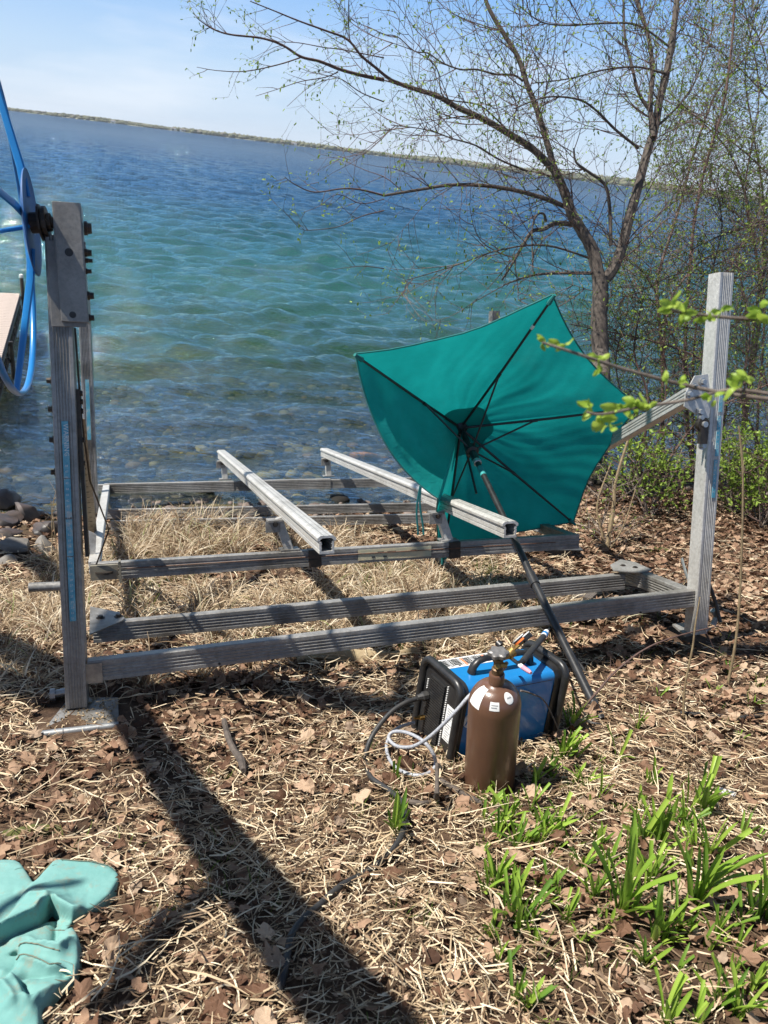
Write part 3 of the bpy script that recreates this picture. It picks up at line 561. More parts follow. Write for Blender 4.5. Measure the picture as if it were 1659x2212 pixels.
text('WARNING', .028, L(pl(zt)[0] - .006, -.0492, zt), -upd, B_, WHITE, stk)
for i, nn in enumerate(range(48, 20, -1)):
    z_ = 1.09 - i * .0245; text(str(nn), .013, L(pl(z_)[0] - .007, -.0492, z_), B_, upd, WHITE, stk)
for z0, z1 in ((1.13, 1.02), (1.0, .78), (.76, .55)):
    k = MB()
    A, C = L(3.305 + .018, -.0475, z0 + .28), L(3.308 + .018, -.0475, z1 + .28); k.box((A + C) / 2, (A - C) / 2, B_ * .011, D_ * .0012); s2 = k.build('measuring_sticker', STICK, lift)
    for i in range(8): text(str(40 - int(z0 * 10) - i), .012, A - U_ * (.012 + .024 * i) - D_ * .002 - B_ * .008, B_, U_, WHITE, s2)
k = MB(); A, C = L(*onL(188, 820, 1, 4.09)), L(*onL(193, 950, 1, 4.09)); k.box((A + C) / 2, (A - C) / 2, B_ * .016, D_ * .0015); k.build('measuring_sticker', STICK, lift)
A = e2 + (e3 - e2) * .50; C = e2 + (e3 - e2) * .655
k = MB(); k.box((L(A[0], A[1] - .0345, .357) + L(C[0], C[1] - .0345, .358)) / 2, (L(C[0], C[1], .357) - L(A[0], A[1], .357)) / 2, U_ * .034, D_ * .0012); lb = k.build('faded_label', OLDLAB, lift)
for i, (f, w_) in enumerate(((.3, .02), (.36, .012), (.45, .03), (.2, .01), (.75, .02))):
    Q = A + (C - A) * f; k = MB(); k.box(L(Q[0], Q[1] - .037, .37 - .028 * (i % 2)), B_ * w_, U_ * .005, D_ * .0008); k.build('label_print', BLACKT, lb)
# mounting holes in the front beam
for x, y in ((474, 1434), (1384, 1323), (1573, 672)):
    p = onL(x, y, 1, -.033 if x < 1500 else -.048); k = MB(); k.cyl(L(*p), D_, .006, .004, 10); k.build('bolt_hole', BLACKT, lift)

# ------------------------------------------------------------------ umbrella
tipd = [(768, 766, 3.304), (1195, 638, 3.319), (1384, 878, 3.83), (1240, 1130, 4.32), (955, 1213, 4.27)]
TIP = [at(x, y, d * K) for x, y, d in tipd]
UH = at(994, 922, 4.0 * K); UG = gp(1300, 1556); ax_ = nrm(UG - UH)
Ftip = at(947, 1079, 3.50 * K)
umb = thing('patio_umbrella', 'open teal patio umbrella leaning on the boat lift with a broken rib and black pole', 'umbrella', UG)
RUN = UH + ax_ * .30
def gore(a, b, sag, bulge, ctrl=None, name='canopy_panel', fold=None, seed=0):
    def fn(u, w):
        e = a * (1 - w) + b * w
        if ctrl is not None: e = a * (1 - w) ** 2 + 2 * w * (1 - w) * ctrl + b * w * w
        s_ = 4 * w * (1 - w); P = UH + (e - UH) * (u * (1 - sag * s_ * u))
        P = P - ax_ * (.012 + bulge * s_ * math.sin(math.pi * min(1, u * .9)))
        P = P - ax_ * .009 * math.sin(11 * w + 4 * u + seed) * s_ * u - ax_ * .004 * math.sin(48 * w + 9 * math.sin(5 * u + seed)) * s_ * u * .6 + ax_ * .006 * math.sin(23 * w - 7 * u + seed * 2) * s_ * u * (1 - u) * 2
        if fold: P = P + ax_ * fold * math.exp(-((u - .86) / .05) ** 2) * s_ - ax_ * fold * .8 * math.exp(-((u - .72) / .06) ** 2) * s_
        return P
    k = MB(); k.grid(fn, 30, 60); o = k.build(name, CANOPY, umb, smooth=True)
    h = MB(); h.tube([fn(1, w / 20) for w in range(21)], .005, 6); h.build('hem', simple('teal_hem', (.01, .16, .15), (.01, .12, .12), 30, .8), o, smooth=True)
    return fn
gore(TIP[0], TIP[1], .10, .03, seed=0); gore(TIP[1], TIP[2], .07, .03, seed=2); gore(TIP[2], TIP[3], .05, .035, seed=3); gore(TIP[3], TIP[4], .04, .03, seed=5)
Fmid = at(938, 1120, 4.05 * K)
gore(TIP[4], Ftip, .02, -.04, at(935, 1140, 4.1 * K), seed=7)
gore(Ftip, TIP[0], .0, -.06, at(805, 985, 3.46 * K), fold=.045, seed=8)
# vent disc under the apex
def vent(u, w):
    t = 2 * math.pi * w; i = (w * 5) % 5
    k0 = int(w * 5) % 5; fr_ = w * 5 - int(w * 5); seq = TIP + [TIP[0]]
    d = (seq[k0] - UH) * (1 - fr_) + (seq[k0 + 1] - UH) * fr_ if k0 < 4 else ((TIP[4] - UH) * (1 - fr_) + (TIP[0] - UH) * fr_)
    return UH + nrm(d) * u * .22 * (1 + .06 * math.sin(t * 5)) + ax_ * .004 * u
k = MB(); k.grid(vent, 4, 60); k.build('vent_panel', CANOPY, umb, smooth=True)
FR = [.39, .45, .42, .44, .50]
for i, T in enumerate(TIP):
    A, C = UH + ax_ * .015, T + ax_ * .012
    k = MB(); k.tube([A, A + (C - A) * .5 + ax_ * .01, C], [.009, .009, .007], 8); rb = k.build('rib', BLACKP, umb, smooth=True)
    k = MB(); k.cyl(T + ax_ * .012 - (T - UH) * .02, T - UH, .016, .07, 8, .010); k.build('tip_pocket', simple('pocket', (.01, .17, .16), None, 20, .8), rb)
    J = A + (C - A) * FR[i] + ax_ * .012; k = MB(); k.tube([RUN, J], .0065, 8); k.build('strut', BLACKP, umb, smooth=True)
    k = MB(); k.cyl(J, C - A, .012, .03, 8); k.build('joint', BLACKP, umb)
    if i == 1: k = MB(); k.cyl(A + (C - A) * .80 + ax_ * .003, C - A, .0105, .03, 8); k.build('clip', WHITE, rb)
k = MB(); k.tube([UH + ax_ * .02, at(1029, 1066, 3.86 * K)], .008, 8); k.build('broken_rib', BLACKP, umb, smooth=True)
k = MB(); k.lathe(UH - ax_ * .01, ax_, [(.02, 0), (.045, .005), (.048, .035), (.03, .05), (.022, .07)], 18); k.build('hub', BLACKP, umb, smooth=True)
k = MB(); k.lathe(UH + ax_ * .26, ax_, [(.022, 0), (.042, .01), (.045, .06), (.026, .07), (.026, .16)], 18); k.build('runner', BLACKP, umb, smooth=True)
plen = np.linalg.norm(UG - UH)
k = MB(); k.tube([UH + ax_ * .01, UH + ax_ * plen * .52], .0185, 16); k.build('upper_pole', BLACKP, umb, smooth=True)
k = MB(); k.lathe(UH + ax_ * .42, ax_, [(.02, 0), (.027, .003), (.027, .03), (.022, .034)], 16); k.build('collar', GALV, umb, smooth=True)
k = MB(); k.lathe(UH + ax_ * .50, ax_, [(.0188, 0), (.0196, .001), (.0196, .09), (.0188, .091)], 16); k.build('pole_sticker', TEALSTRAP, umb, smooth=True)
bend = UH + ax_ * plen * .62 - U_ * .012
k = MB(); k.tube([UH + ax_ * plen * .5, bend, UG + np.array([0, 0, .0])], [.019, .0225, .021], 16); k.build('lower_pole', BLACKP, umb, smooth=True)
k = MB(); k.cyl(bend, ax_, .028, .09, 16); k.build('pole_joint', BLACKP, umb, smooth=True)
# teal strap hanging from the folded corner and thin rod hanging inside
for x0, dx in ((905, -4), (909, 3)):
    pts = [at(x0 + dx * t + 3 * math.sin(5 * t + dx), 1050 + 105 * t, (3.46 + .1 * t) * K) for t in np.linspace(0, 1, 9)]
    k = MB(); k.tube(pts, .006, 6, flat=.2); k.build('tie_strap', TEALSTRAP, umb, smooth=True)
# ------------------------------------------------------------------ welder
WO = at(966, 1664, 3.02); yaw = .546; cl = math.cos
Xw = nrm([math.cos(yaw), math.sin(yaw), .0]); nw_ = nrm([-.097 * 1, .16, 1.0]); nw_ = nrm(np.array([.01, .14, 1.0])); Xw = nrm(Xw - (Xw @ nw_) * nw_); Yw = np.cross(nw_, Xw)
def wd(x, y, z): return WO + Xw * x + Yw * y + nw_ * z
WL, WW, WH = .54, .265, .366
welder = thing('welding_machine', 'blue welding machine with black end guards standing on the litter', 'welder', wd(WL / 2, WW / 2, 0))
def rr(w, h, r, n=6, ox=0, oy=0):
    P = []
    for cx, cy, a in ((w - r, r, -90), (w - r, h - r, 0), (r, h - r, 90), (r, r, 180)):
        for i in range(n + 1): t = math.radians(a + 90 * i / n); P.append((ox + cx + r * math.cos(t), oy + cy + r * math.sin(t)))
    return P
pr = rr(WW - .03, WH - .035, .028, 5, .015, .015)
k = MB(); A = [wd(.02, p[0], p[1]) for p in pr]; C = [wd(WL - .02, p[0], p[1]) for p in pr]; n = len(pr)
k.add(A + C, [(j, (j + 1) % n, n + (j + 1) % n, n + j) for j in range(n)] + [tuple(range(n - 1, -1, -1)), tuple(range(n, 2 * n))]); body = k.build('body', WELDB, welder, smooth=True)
for xx, sg in ((.0, 1), (WL, -1)):
    g = rr(WW, WH, .05, 7); k = MB(); pts = [wd(xx + sg * .004, p[0], p[1]) for p in g]; k.tube(pts + pts[:2], .0165, 12, cap=False); gd = k.build('end_guard', BLACKP, welder, smooth=True)
    k = MB(); g2 = rr(WW - .02, WH - .02, .045, 6, .01, .01); A = [wd(xx + sg * .008, *p) for p in g2]; C = [wd(xx + sg * .05, *p) for p in g2]; n = len(g2)
    k.add(A + C, [(j, (j + 1) % n, n + (j + 1) % n, n + j) for j in range(n)] + [tuple(range(n - 1, -1, -1)), tuple(range(n, 2 * n))]); ep = k.build('end_panel', BLACKP, welder, smooth=True)
    if sg == 1:
        for i in range(24):
            z = .05 + i * .0112; k = MB(); k.box(wd(.004, .155, z), Xw * .004, Yw * .052, nw_ * .0032); k.build('louvre', BLACKP, ep)
        k = MB()
        for i in range(30): k.cyl(wd(.006, .088, .035 + i * .0098), Xw, .0028, .004, 6)
        for i in range(5): k.cyl(wd(.006, .225, .24 + i * .0098), Xw, .0028, .004, 6)
        k.build('vent_hole_rows', WHITE, ep)
        k = MB(); k.box(wd(.0065, .052, .175), Xw * .0015, Yw * .023, nw_ * .075); lab = k.build('rating_label', WHITE, ep)
        for i in range(13):
            k = MB(); k.box(wd(.0045, .052 + .004 * (i % 3 - 1), .24 - i * .011), Xw * .0006, Yw * (.017 - .004 * (i % 3)), nw_ * .0014); k.build('label_print', GREYT, lab)
        k = MB(); k.tube([wd(.0, .205, .215), wd(-.022, .207, .213), wd(-.024, .207, .213), wd(-.045, .21, .21)], [.02, .02, .016, .011], 8); k.build('cable_gland', BLACKR, ep)
        k = MB(); k.tube([wd(.0, .205, .115), wd(-.02, .207, .115), wd(-.021, .207, .115), wd(-.045, .21, .116)], [.011, .011, .007, .006], 6); k.build('gas_fitting', BRASS, ep)
# chart and handle on top
zt = WH - .0192
k = MB(); k.box(wd(.20, .205, zt), Xw * .165, Yw * .036, nw_ * .0012); ch = k.build('settings_chart', WHITE, welder)
for i in range(26):
    x = .045 + i * .0122; mm = ORANGE if i in (9, 18) else (GREYT if i % 5 == 3 else BLACKT)
    k = MB(); k.box(wd(x, .205 + .002 * (i % 3), zt + .0016), Xw * (.0054 if i % 4 else .0036), Yw * (.029 - .003 * (i % 3)), nw_ * .0005); k.build('chart_column', mm, ch)
for i in range(5): k = MB(); k.box(wd(.205, .183 + i * .011, zt + .0022), Xw * .155, Yw * .0007, nw_ * .0003); k.build('chart_line', WHITE, ch)
hpth = [wd(.13, .115, WH - .02), wd(.135, .115, WH + .01), wd(.155, .115, WH + .032), wd(.19, .115, WH + .038), wd(.37, .115, WH + .038), wd(.405, .115, WH + .032), wd(.425, .115, WH + .01), wd(.43, .115, WH - .02)]
k = MB(); k.tube(hpth, [.021, .018, .016, .015, .015, .016, .018, .021], 10, flat=.8, up=Yw); k.build('handle', BLACKP, welder, smooth=True)
# emblem: pale disc with slanted strokes, on the side facing the camera
k = MB(); k.cyl(wd(.082, .0142, .20), Yw, .033, .003, 36); em = k.build('emblem_disc', WHITE, welder)
for dx, s in ((-.014, .4), (-.002, .4), (.008, -.25), (.018, .4)):
    k = MB(); k.box(wd(.082 + dx, .0122, .20), nrm(Xw * s + nw_) * .019, Xw * .0032, Yw * .0006); k.build('emblem_stroke', WELDB, em)
for x, z in ((.06, .29), (.30, .29), (.30, .06)): k = MB(); k.cyl(wd(x, .0145, z), Yw, .004, .003, 8); k.build('screw', STEEL, welder)
k = MB(); k.box(wd(.29, .0148, .315), Xw * .19, Yw * .0008, nw_ * .0012); k.box(wd(.095, .0148, .30), nrm(Xw + nw_ * .9) * .02, Yw * .0008, nw_ * .0012); k.build('panel_seam', BLACKT, welder)
# ------------------------------------------------------------------ gas cylinder
cb = gp(1056, 1694); ctop = at(1073, 1462, depth_of(cb) - .20); cd = nrm(ctop - cb); CH = np.linalg.norm(ctop - cb); R0 = .0925
tank = thing('gas_cylinder', 'brown gas cylinder with brass valve standing in front of the blue welder', 'gas cylinder', cb)
prof = [(.075, -.02), (.088, -.01), (R0, .01), (R0, CH - .115)] + [(.028 + (R0 - .028) * math.cos(a), CH - .115 + .085 * math.sin(a)) for a in np.linspace(.15, 1.5, 8)] + [(.027, CH - .025), (.027, CH + .012), (.024, CH + .016)]
k = MB(); k.lathe(cb, cd, prof, 56); k.build('cylinder_body', BROWNP, tank, smooth=True)
vb = cb + cd * (CH + .014)
k = MB(); k.lathe(vb, cd, [(.012, 0), (.019, .002), (.020, .022), (.015, .026), (.014, .05), (.019, .054), (.019, .066), (.010, .07), (.009, .085)], 14); k.build('valve_body', BRASS_D, tank, smooth=True)
sd = nrm(np.cross(cd, ray(1073, 1430))); k = MB(); k.tube([vb + cd * .038, vb + cd * .038 + sd * -.032], [.011, .009], 8); k.tube([vb + cd * .03 - nrm(ray(1073, 1430)) * .0, vb + cd * .03 - nrm(ray(1073, 1430)) * .03], [.012, .01], 8); k.build('valve_port', BRASS, tank)
def knob(u, w):
    t = 2 * math.pi * u; r = [.0, .012, .026, .033, .033, .026, .0][min(6, int(round(w * 6)))] * (1 + .13 * math.cos(6 * t)); z_ = [.094, .092, .094, .090, .078, .074, .074][min(6, int(round(w * 6)))]
    a = nrm(np.cross(cd, [0, 1, .01])); b_ = np.cross(cd, a); return vb + cd * z_ + r * (math.cos(t) * a + math.sin(t) * b_)
k = MB(); k.grid(knob, 48, 6); k.build('handwheel', simple('handwheel_metal', (.24, .23, .22), (.15, .145, .14), 30, .5, .5), tank, smooth=True)
def patch(name, t0, t1, s0, s1, mat, cut=None, off=.0012):
    a = nrm(np.cross(cd, [0, 1, .01])); b_ = np.cross(cd, a); vc = nrm(CAM - cb); va = math.atan2(vc @ b_, vc @ a)
    cum = [0]; 
    for p, q in zip(prof[:-1], prof[1:]): cum.append(cum[-1] + math.hypot(q[0] - p[0], q[1] - p[1]))
    def pos(s_):
        r = np.interp(s_, cum, [p[0] for p in prof]); h = np.interp(s_, cum, [p[1] for p in prof]); return r, h
    stot = cum[-3]
    def fn(u, w):
        if cut == 'disc':
            rad = w; t = (t0 + t1) / 2 + (t1 - t0) / 2 * rad * math.cos(2 * math.pi * u); s_ = (s0 + s1) / 2 + (s1 - s0) / 2 * rad * math.sin(2 * math.pi * u)
        else: t = t0 + (t1 - t0) * u; s_ = s0 + (s1 - s0) * w
        r, h = pos(stot - s_); t = va + t
        r2, h2 = pos(stot - s_ - .002); tn = nrm([r - r2, h - h2]); nn = np.array([tn[1], -tn[0]]); r += nn[0] * off; h += nn[1] * off
        return cb + cd * h + r * (math.cos(t) * a + math.sin(t) * b_)
    k = MB(); k.grid(fn, 20, 6); return k.build(name, mat, tank, smooth=True)
def decide(): pass
a1_ = patch('sticker', -1.25, -.62, .018, .098, WHITE); a2_ = patch('sticker', -.20, .20, .055, .085, WHITE); a3_ = patch('sticker', .50, 1.0, .025, .068, WHITE, 'disc')
patch('sticker_print', -.14, .14, .064, .067, GREYT, off=.0022); patch('sticker_print', -.14, .10, .072, .075, GREYT, off=.0022); patch('sticker_print', .62, .88, .043, .047, GREYT, off=.0022)
# flip check for the side of the stickers happens through va sign: left of the view is negative
# regulator
dv = depth_of(vb)
def c3(x, y, d): return at((x / 2.765 + 880) * .864, (y / 2.765 + 1520) * .864, d)
reg = thing('gas_regulator', 'brass gas regulator with two round gauges screwed to the cylinder valve', 'regulator', c3(1095, 320, dv + .02))
k = MB(); k.tube([c3(1045, 345, dv + .01), c3(1075, 330, dv + .02), c3(1078, 329, dv + .02), c3(1110, 300, dv + .03)], [.010, .012, .017, .019], 12); k.build('regulator_body', BRASS, reg, smooth=True)
k = MB(); k.tube([c3(1050, 285, dv + .06), c3(1010, 240, dv + .08)], [.006, .005], 8); k.tube([c3(1030, 262, dv + .07), c3(1005, 238, dv + .08)], [.014, .012], 10); k.build('adjusting_knob', BLACKP, reg, smooth=True)
for (x, y, x2, y2, r) in ((1125, 262, 1160, 225, .024), (1180, 235, 1205, 205, .022)):
    A, C = c3(x, y, dv + .05), c3(x2, y2, dv + .06)
    d = nrm(C - A); sv = nrm(np.cross(d, FW)); 
    k = MB(); k.tube([c3(1105, 300, dv + .03), A], .006, 8); k.build('gauge_stem', BRASS, reg)
    gd_ = nrm(nrm(RT * -.62 + UP * .70) + .25 * FW)
    k = MB(); k.cyl(C, gd_, r, .02, 22); gg = k.build('gauge', BLACKP, reg, smooth=True)
    k = MB(); k.cyl(C + gd_ * .010, gd_, r * 1.03, .004, 22); k.build('gauge_rim', WHITE, gg, smooth=True)
    k = MB(); k.cyl(C - gd_ * .002, gd_, r * 1.03, .007, 22); k.build('gauge_band', ORANGE if r > .023 else BLACKP, gg)
# hoses and cables
def smooth_path(P, n=6):
    P = [np.array(p) for p in P]; out = []
    for i in range(len(P) - 1):
        p0, p1, p2, p3 = P[max(i - 1, 0)], P[i], P[i + 1], P[min(i + 2, len(P) - 1)]
        for j in range(n):
            t = j / n; out.append(.5 * (2 * p1 + (p2 - p0) * t + (2 * p0 - 5 * p1 + 4 * p2 - p3) * t * t + (3 * p1 - p0 - 3 * p2 + p3) * t ** 3))
    return out + [P[-1]]
hp_ = [(1070, 380, dv + .03), (1045, 420, dv + .06), (1000, 480, dv + .13), (910, 540, dv + .17), (820, 600, 2.76), (740, 690, 2.76), (640, 795, 2.77), (560, 872, 2.79), (480, 930, 2.82), (400, 962, 2.86), (310, 955, 2.93), (255, 905, 2.98), (275, 862, 3.0), (345, 855, 2.97), (430, 882, 2.92), (505, 932, 2.87), (560, 1005, 2.86), (577, 1080, 2.87), (540, 1135, 2.89), (460, 1158, 2.93), (365, 1138, 2.97), (290, 1090, 3.0), (248, 1020, 3.02), (240, 940, 3.04), (268, 872, 3.06), (330, 825, 3.1), (400, 800, 3.13), (432, 795, 3.14)]
hpts = []
for p in hp_:
    q = c3(*p); gq = gp((p[0] / 2.765 + 880) * .864, (p[1] / 2.765 + 1520) * .864, .03); hpts.append(q if depth_of(q) < depth_of(gq) else gq)
k = MB(); k.tube(smooth_path(hpts), .0070, 10); gh = k.build('gas_hose', CLEAR_HOSE, None, smooth=True); tag(gh, 'clear braided gas hose looping from the cylinder to the welder', 'hose')
cp_ = [(470, 622, 3.13), (430, 633, 3.12), (370, 655, 3.10), (280, 712, 3.07), (190, 810, 3.03), (125, 915, 2.99), (97, 1010, 2.97), (102, 1095, 2.95)]
pts = [c3(*p) for p in cp_] + [gp((x / 2.765 + 880) * .864, (y / 2.765 + 1520) * .864, .04) for x, y in ((130, 1170), (200, 1222), (270, 1270), (320, 1315))] + [gp(x, y, h_) for x, y, h_ in ((873, 1740, .045), (874, 1780, .045), (862, 1815, .04), (835, 1850, .022), (790, 1885, .012), (735, 1915, .03), (690, 1955, .022), (655, 1985, .03), (630, 2020, .03), (620, 2065, .022), (612, 2110, .015), (600, 2150, .0))]
k = MB(); k.tube(smooth_path(pts), .0098, 10); pc = k.build('power_cable', BLACKR, None, smooth=True); tag(pc, 'black power cable running from the welder down through the leaf litter', 'cable')
# torch
t0 = c3(1235, 448, 3.0)
torch = thing('welding_torch', 'black welding torch with pink nozzle hanging from its cable over the welder', 'torch', t0)
k = MB(); k.tube([c3(1160, 395, 3.02), c3(1215, 435, 2.97)], [.0095, .0085], 12); k.build('collar', WHITE, torch, smooth=True)
k = MB(); k.tube([c3(1180, 410, 3.00), c3(1222, 438, 2.965), c3(1238, 450, 2.95)], [.0098, .009, .006], 12); k.build('nozzle', PINK, torch, smooth=True)
k = MB(); k.tube([c3(1170, 400, 3.01), c3(1110, 355, 3.06), c3(1098, 348, 3.07)], [.0075, .0075, .006], 10); k.tube([c3(1150, 382, 3.02), c3(1185, 365, 3.04)], .009, 10); k.build('torch_head', BLACKP, torch, smooth=True)
k = MB(); N = 30; A, C = c3(1178, 372, 3.04), c3(1325, 195, 3.30)
k.tube([A + (C - A) * i / N for i in range(N + 1)], [.0115 + .0018 * (i % 2) + .004 * i / N * 0 for i in range(N + 1)], 12); k.build('torch_grip', BLACKR, torch, smooth=True)
k = MB(); k.tube([c3(1322, 198, 3.30), c3(1345, 165, 3.34)], [.0135, .0125], 12); gw = k.build('swivel', WHITE, torch, smooth=True)
k = MB(); k.tube([c3(1330, 186, 3.31), c3(1336, 178, 3.32)], [.0142, .0142], 12); k.build('blue_band', BLUEP, gw, smooth=True)
pd_ = depth_of(UH + ax_ * plen * .72)
pts = [c3(1345, 165, 3.34), c3(1362, 145, pd_ - .12), c3(1395, 126, pd_ - .05), c3(1420, 130, pd_ - .01), c3(1440, 150, pd_ + .05), c3(1465, 200, pd_ + .06), c3(1520, 300, pd_ + .02), c3(1600, 420, pd_ - .05), c3(1650, 520, pd_ - .1)] 
pts2 = pts + [gp(x, y, .02) for x, y in ((1290, 1512), (1276, 1530), (1262, 1545), (1275, 1560), (1300, 1565))]
k = MB(); k.tube(smooth_path(pts2), .0062, 8); k.build('torch_cable', BLACKR, torch, smooth=True)
k = MB(); k.tube(smooth_path([gp(x, y, .015) for x, y in ((1470, 1540), (1500, 1542), (1550, 1546), (1600, 1550), (1660, 1542), (1720, 1530))]), .009, 8); o = k.build('garden_hose', BLACKR, None, smooth=True); tag(o, 'dark hose half buried in leaves at the right edge', 'hose')
# ------------------------------------------------------------------ tarp bundle
def tarp():
    q6 = lambda pp: [gp(x * .2083, y * .2083 + 1814.4)[:2] for x, y in pp]
    crest = [(-300, 1260), (0, 1120), (200, 1020), (400, 925), (520, 745)]
    patches = [
        ([(-500, 280), (170, 286), (225, 315), (300, 420), (365, 530), (250, 660), (120, 900), (0, 1115), (-500, 1200)], .040, [([(-300, 700), (60, 640), (200, 610)], -.010, .012), ([(-300, 330), (200, 350)], .006, .02)]),
        ([(590, 292), (700, 288), (900, 318), (1130, 362), (1225, 425), (1250, 490), (1150, 650), (1000, 790), (880, 870), (760, 905), (640, 860), (585, 800), (540, 742), (470, 850), (400, 930), (200, 1025), (0, 1125), (-500, 1400), (-300, 1260), (0, 1080), (250, 650), (385, 495), (545, 318)], .050,
         [(crest, .060, .030), ([(548, 742), (600, 800), (770, 878), (900, 850)], .035, .022), ([(290, 640), (560, 560), (800, 545)], .010, .010), ([(280, 700), (420, 712), (530, 735)], .022, .012), ([(900, 340), (1180, 440)], .006, .02), ([(700, 700), (950, 600)], -.006, .03)]),
        ([(-500, 1250), (0, 1125), (300, 1000), (500, 900), (600, 870), (760, 905), (700, 1000), (600, 1150), (480, 1240), (200, 1200), (-500, 1500)], .022, [([(575, 880), (585, 1000), (560, 1180)], -.030, .010), ([(100, 1130), (300, 1090), (430, 1170)], .012, .012)]),
        ([(540, 1230), (620, 1080), (700, 1030), (770, 1008), (815, 1080), (835, 1150), (830, 1350), (795, 1480), (640, 1600), (560, 1700), (440, 1850), (430, 2100), (-500, 2200), (-500, 1560), (60, 1560), (190, 1380), (215, 1190), (400, 1235)], .055,
         [([(210, 1195), (400, 1240), (640, 1288), (700, 1220), (765, 1150)], .045, .012), ([(640, 1180), (680, 1230)], -.030, .014), ([(180, 1375), (350, 1400), (530, 1462), (670, 1438)], .026, .007), ([(200, 1520), (450, 1530), (780, 1482)], -.034, .014), ([(230, 1600), (420, 1545), (700, 1500)], .018, .008),
          ([(100, 1575), (200, 1650), (270, 1790), (330, 1900)], .040, .014), ([(230, 1580), (290, 1700), (300, 1800)], -.040, .012), ([(-100, 1660), (60, 1690), (140, 1800), (180, 1900)], .036, .018), ([(350, 1900), (420, 1760), (600, 1620)], .020, .010), ([(240, 1290), (620, 1330)], .006, .006)]),
        ([(-500, 1300), (0, 1240), (190, 1250), (200, 1380), (120, 1560), (-60, 1700), (-500, 1800)], .014, [([(-200, 1400), (100, 1450)], .012, .02)])]
    polys = [np.array(q6(p)) for p, _, _ in patches]; allp = np.concatenate(polys); lo, hi = allp.min(0), allp.max(0) + .03; lo = np.maximum(lo - .02, [-1.15, .55])
    st = .0036; X, Y = np.meshgrid(np.arange(lo[0], hi[0], st), np.arange(lo[1], hi[1], st))
    def pdist(P, closed):
        d = np.full(X.shape, 1e9); tt = np.zeros(X.shape); n = len(P); m_ = n if closed else n - 1
        for i in range(m_):
            a, b = P[i], P[(i + 1) % n]; e = b - a; t = np.clip(((X - a[0]) * e[0] + (Y - a[1]) * e[1]) / (e @ e + 1e-12), 0, 1); q = np.hypot(X - a[0] - t * e[0], Y - a[1] - t * e[1]); m = q < d; d = np.where(m, q, d); tt = np.where(m, (i + t) / m_, tt)
        return d, tt
    def sdist(P):
        d, _ = pdist(P, True); ins = np.zeros(X.shape, bool); n = len(P)
        for i in range(n):
            a, b = P[i], P[(i + 1) % n]; c = ((a[1] > Y) != (b[1] > Y)) & (X < (b[0] - a[0]) * (Y - a[1]) / (b[1] - a[1] + 1e-12) + a[0]); ins ^= c
        return np.where(ins, d, -d)
    H = np.full(X.shape, -.06)
    for i, (P, (_, h0, rs_)) in enumerate(zip(polys, patches)):
        sd_ = sdist(P) + .0015 * vnoise(X, Y, 70, 20 + i); h = h0 * .6 * (1 + .10 * vnoise(X, Y, 12, 30 + i)) + .0022 * np.abs(vnoise(X, Y, 45, 50 + i)) + .0012 * np.abs(vnoise(X, Y, 130, 70 + i))
        for pp, amp, w in rs_:
            d, tt = pdist(np.array(q6(pp)), False); h = h + amp * np.exp(-(d / w) ** .95) * np.clip(np.sin(np.pi * np.clip(tt * .86 + .07, 0, 1)) * 1.6, 0, 1)
        h = h * (1 - .22 * np.exp(-np.clip(sd_, 0, 1) / .005)) ; h = np.where(sd_ < 0, h * .78 + sd_ * 9, h); H = np.maximum(H, h)
    for _ in range(1): H[1:-1, 1:-1] = (H[1:-1, 1:-1] * 2 + H[:-2, 1:-1] + H[2:, 1:-1] + H[1:-1, :-2] + H[1:-1, 2:]) / 6
    Z = gz(X, Y) + H + .012; ny, nx = X.shape; idx = np.arange(nx * ny).reshape(ny, nx); Fq = np.stack([idx[:-1, :-1], idx[:-1, 1:], idx[1:, 1:], idx[1:, :-1]], -1).reshape(-1, 4)
    keep = (H.ravel()[Fq] > -.045).any(1); Fq = Fq[keep]; used = np.unique(Fq); rm = np.full(nx * ny, -1); rm[used] = np.arange(len(used))
    V = np.stack([X, Y, Z], -1).reshape(-1, 3)[used]; o = np_mesh('tarp_bundle', V, rm[Fq], TARP, smooth=True); tag(o, 'crumpled turquoise tarp lying on the litter in the bottom left corner', 'tarp')
    def hz_(p):
        i = int(np.clip((p[0] - X[0, 0]) / st, 1, nx - 2)); j = int(np.clip((p[1] - Y[0, 0]) / st, 1, ny - 2)); return float(Z[j - 1:j + 2, i - 1:i + 2].max())
    sm = simple('dirty_seam', (.22, .19, .13), (.12, .17, .14), 40, .9)
    for pp in ([(212, 1235), (400, 1272), (560, 1315), (640, 1325)], [(185, 1362), (350, 1388), (525, 1455), (668, 1440)], [(640, 310), (900, 338), (1130, 385), (1215, 440)]):
        Q = np.array(q6(pp)); L_ = []
        for a, b in zip(Q[:-1], Q[1:]): L_ += [a + (b - a) * t_ / 8 for t_ in range(8)]
        k = MB(); k.tube([[c[0], c[1], hz_(c) + .0005] for c in L_], .0022, 5, flat=.6); k.build('hem_seam', sm, o, smooth=True)
tarp()
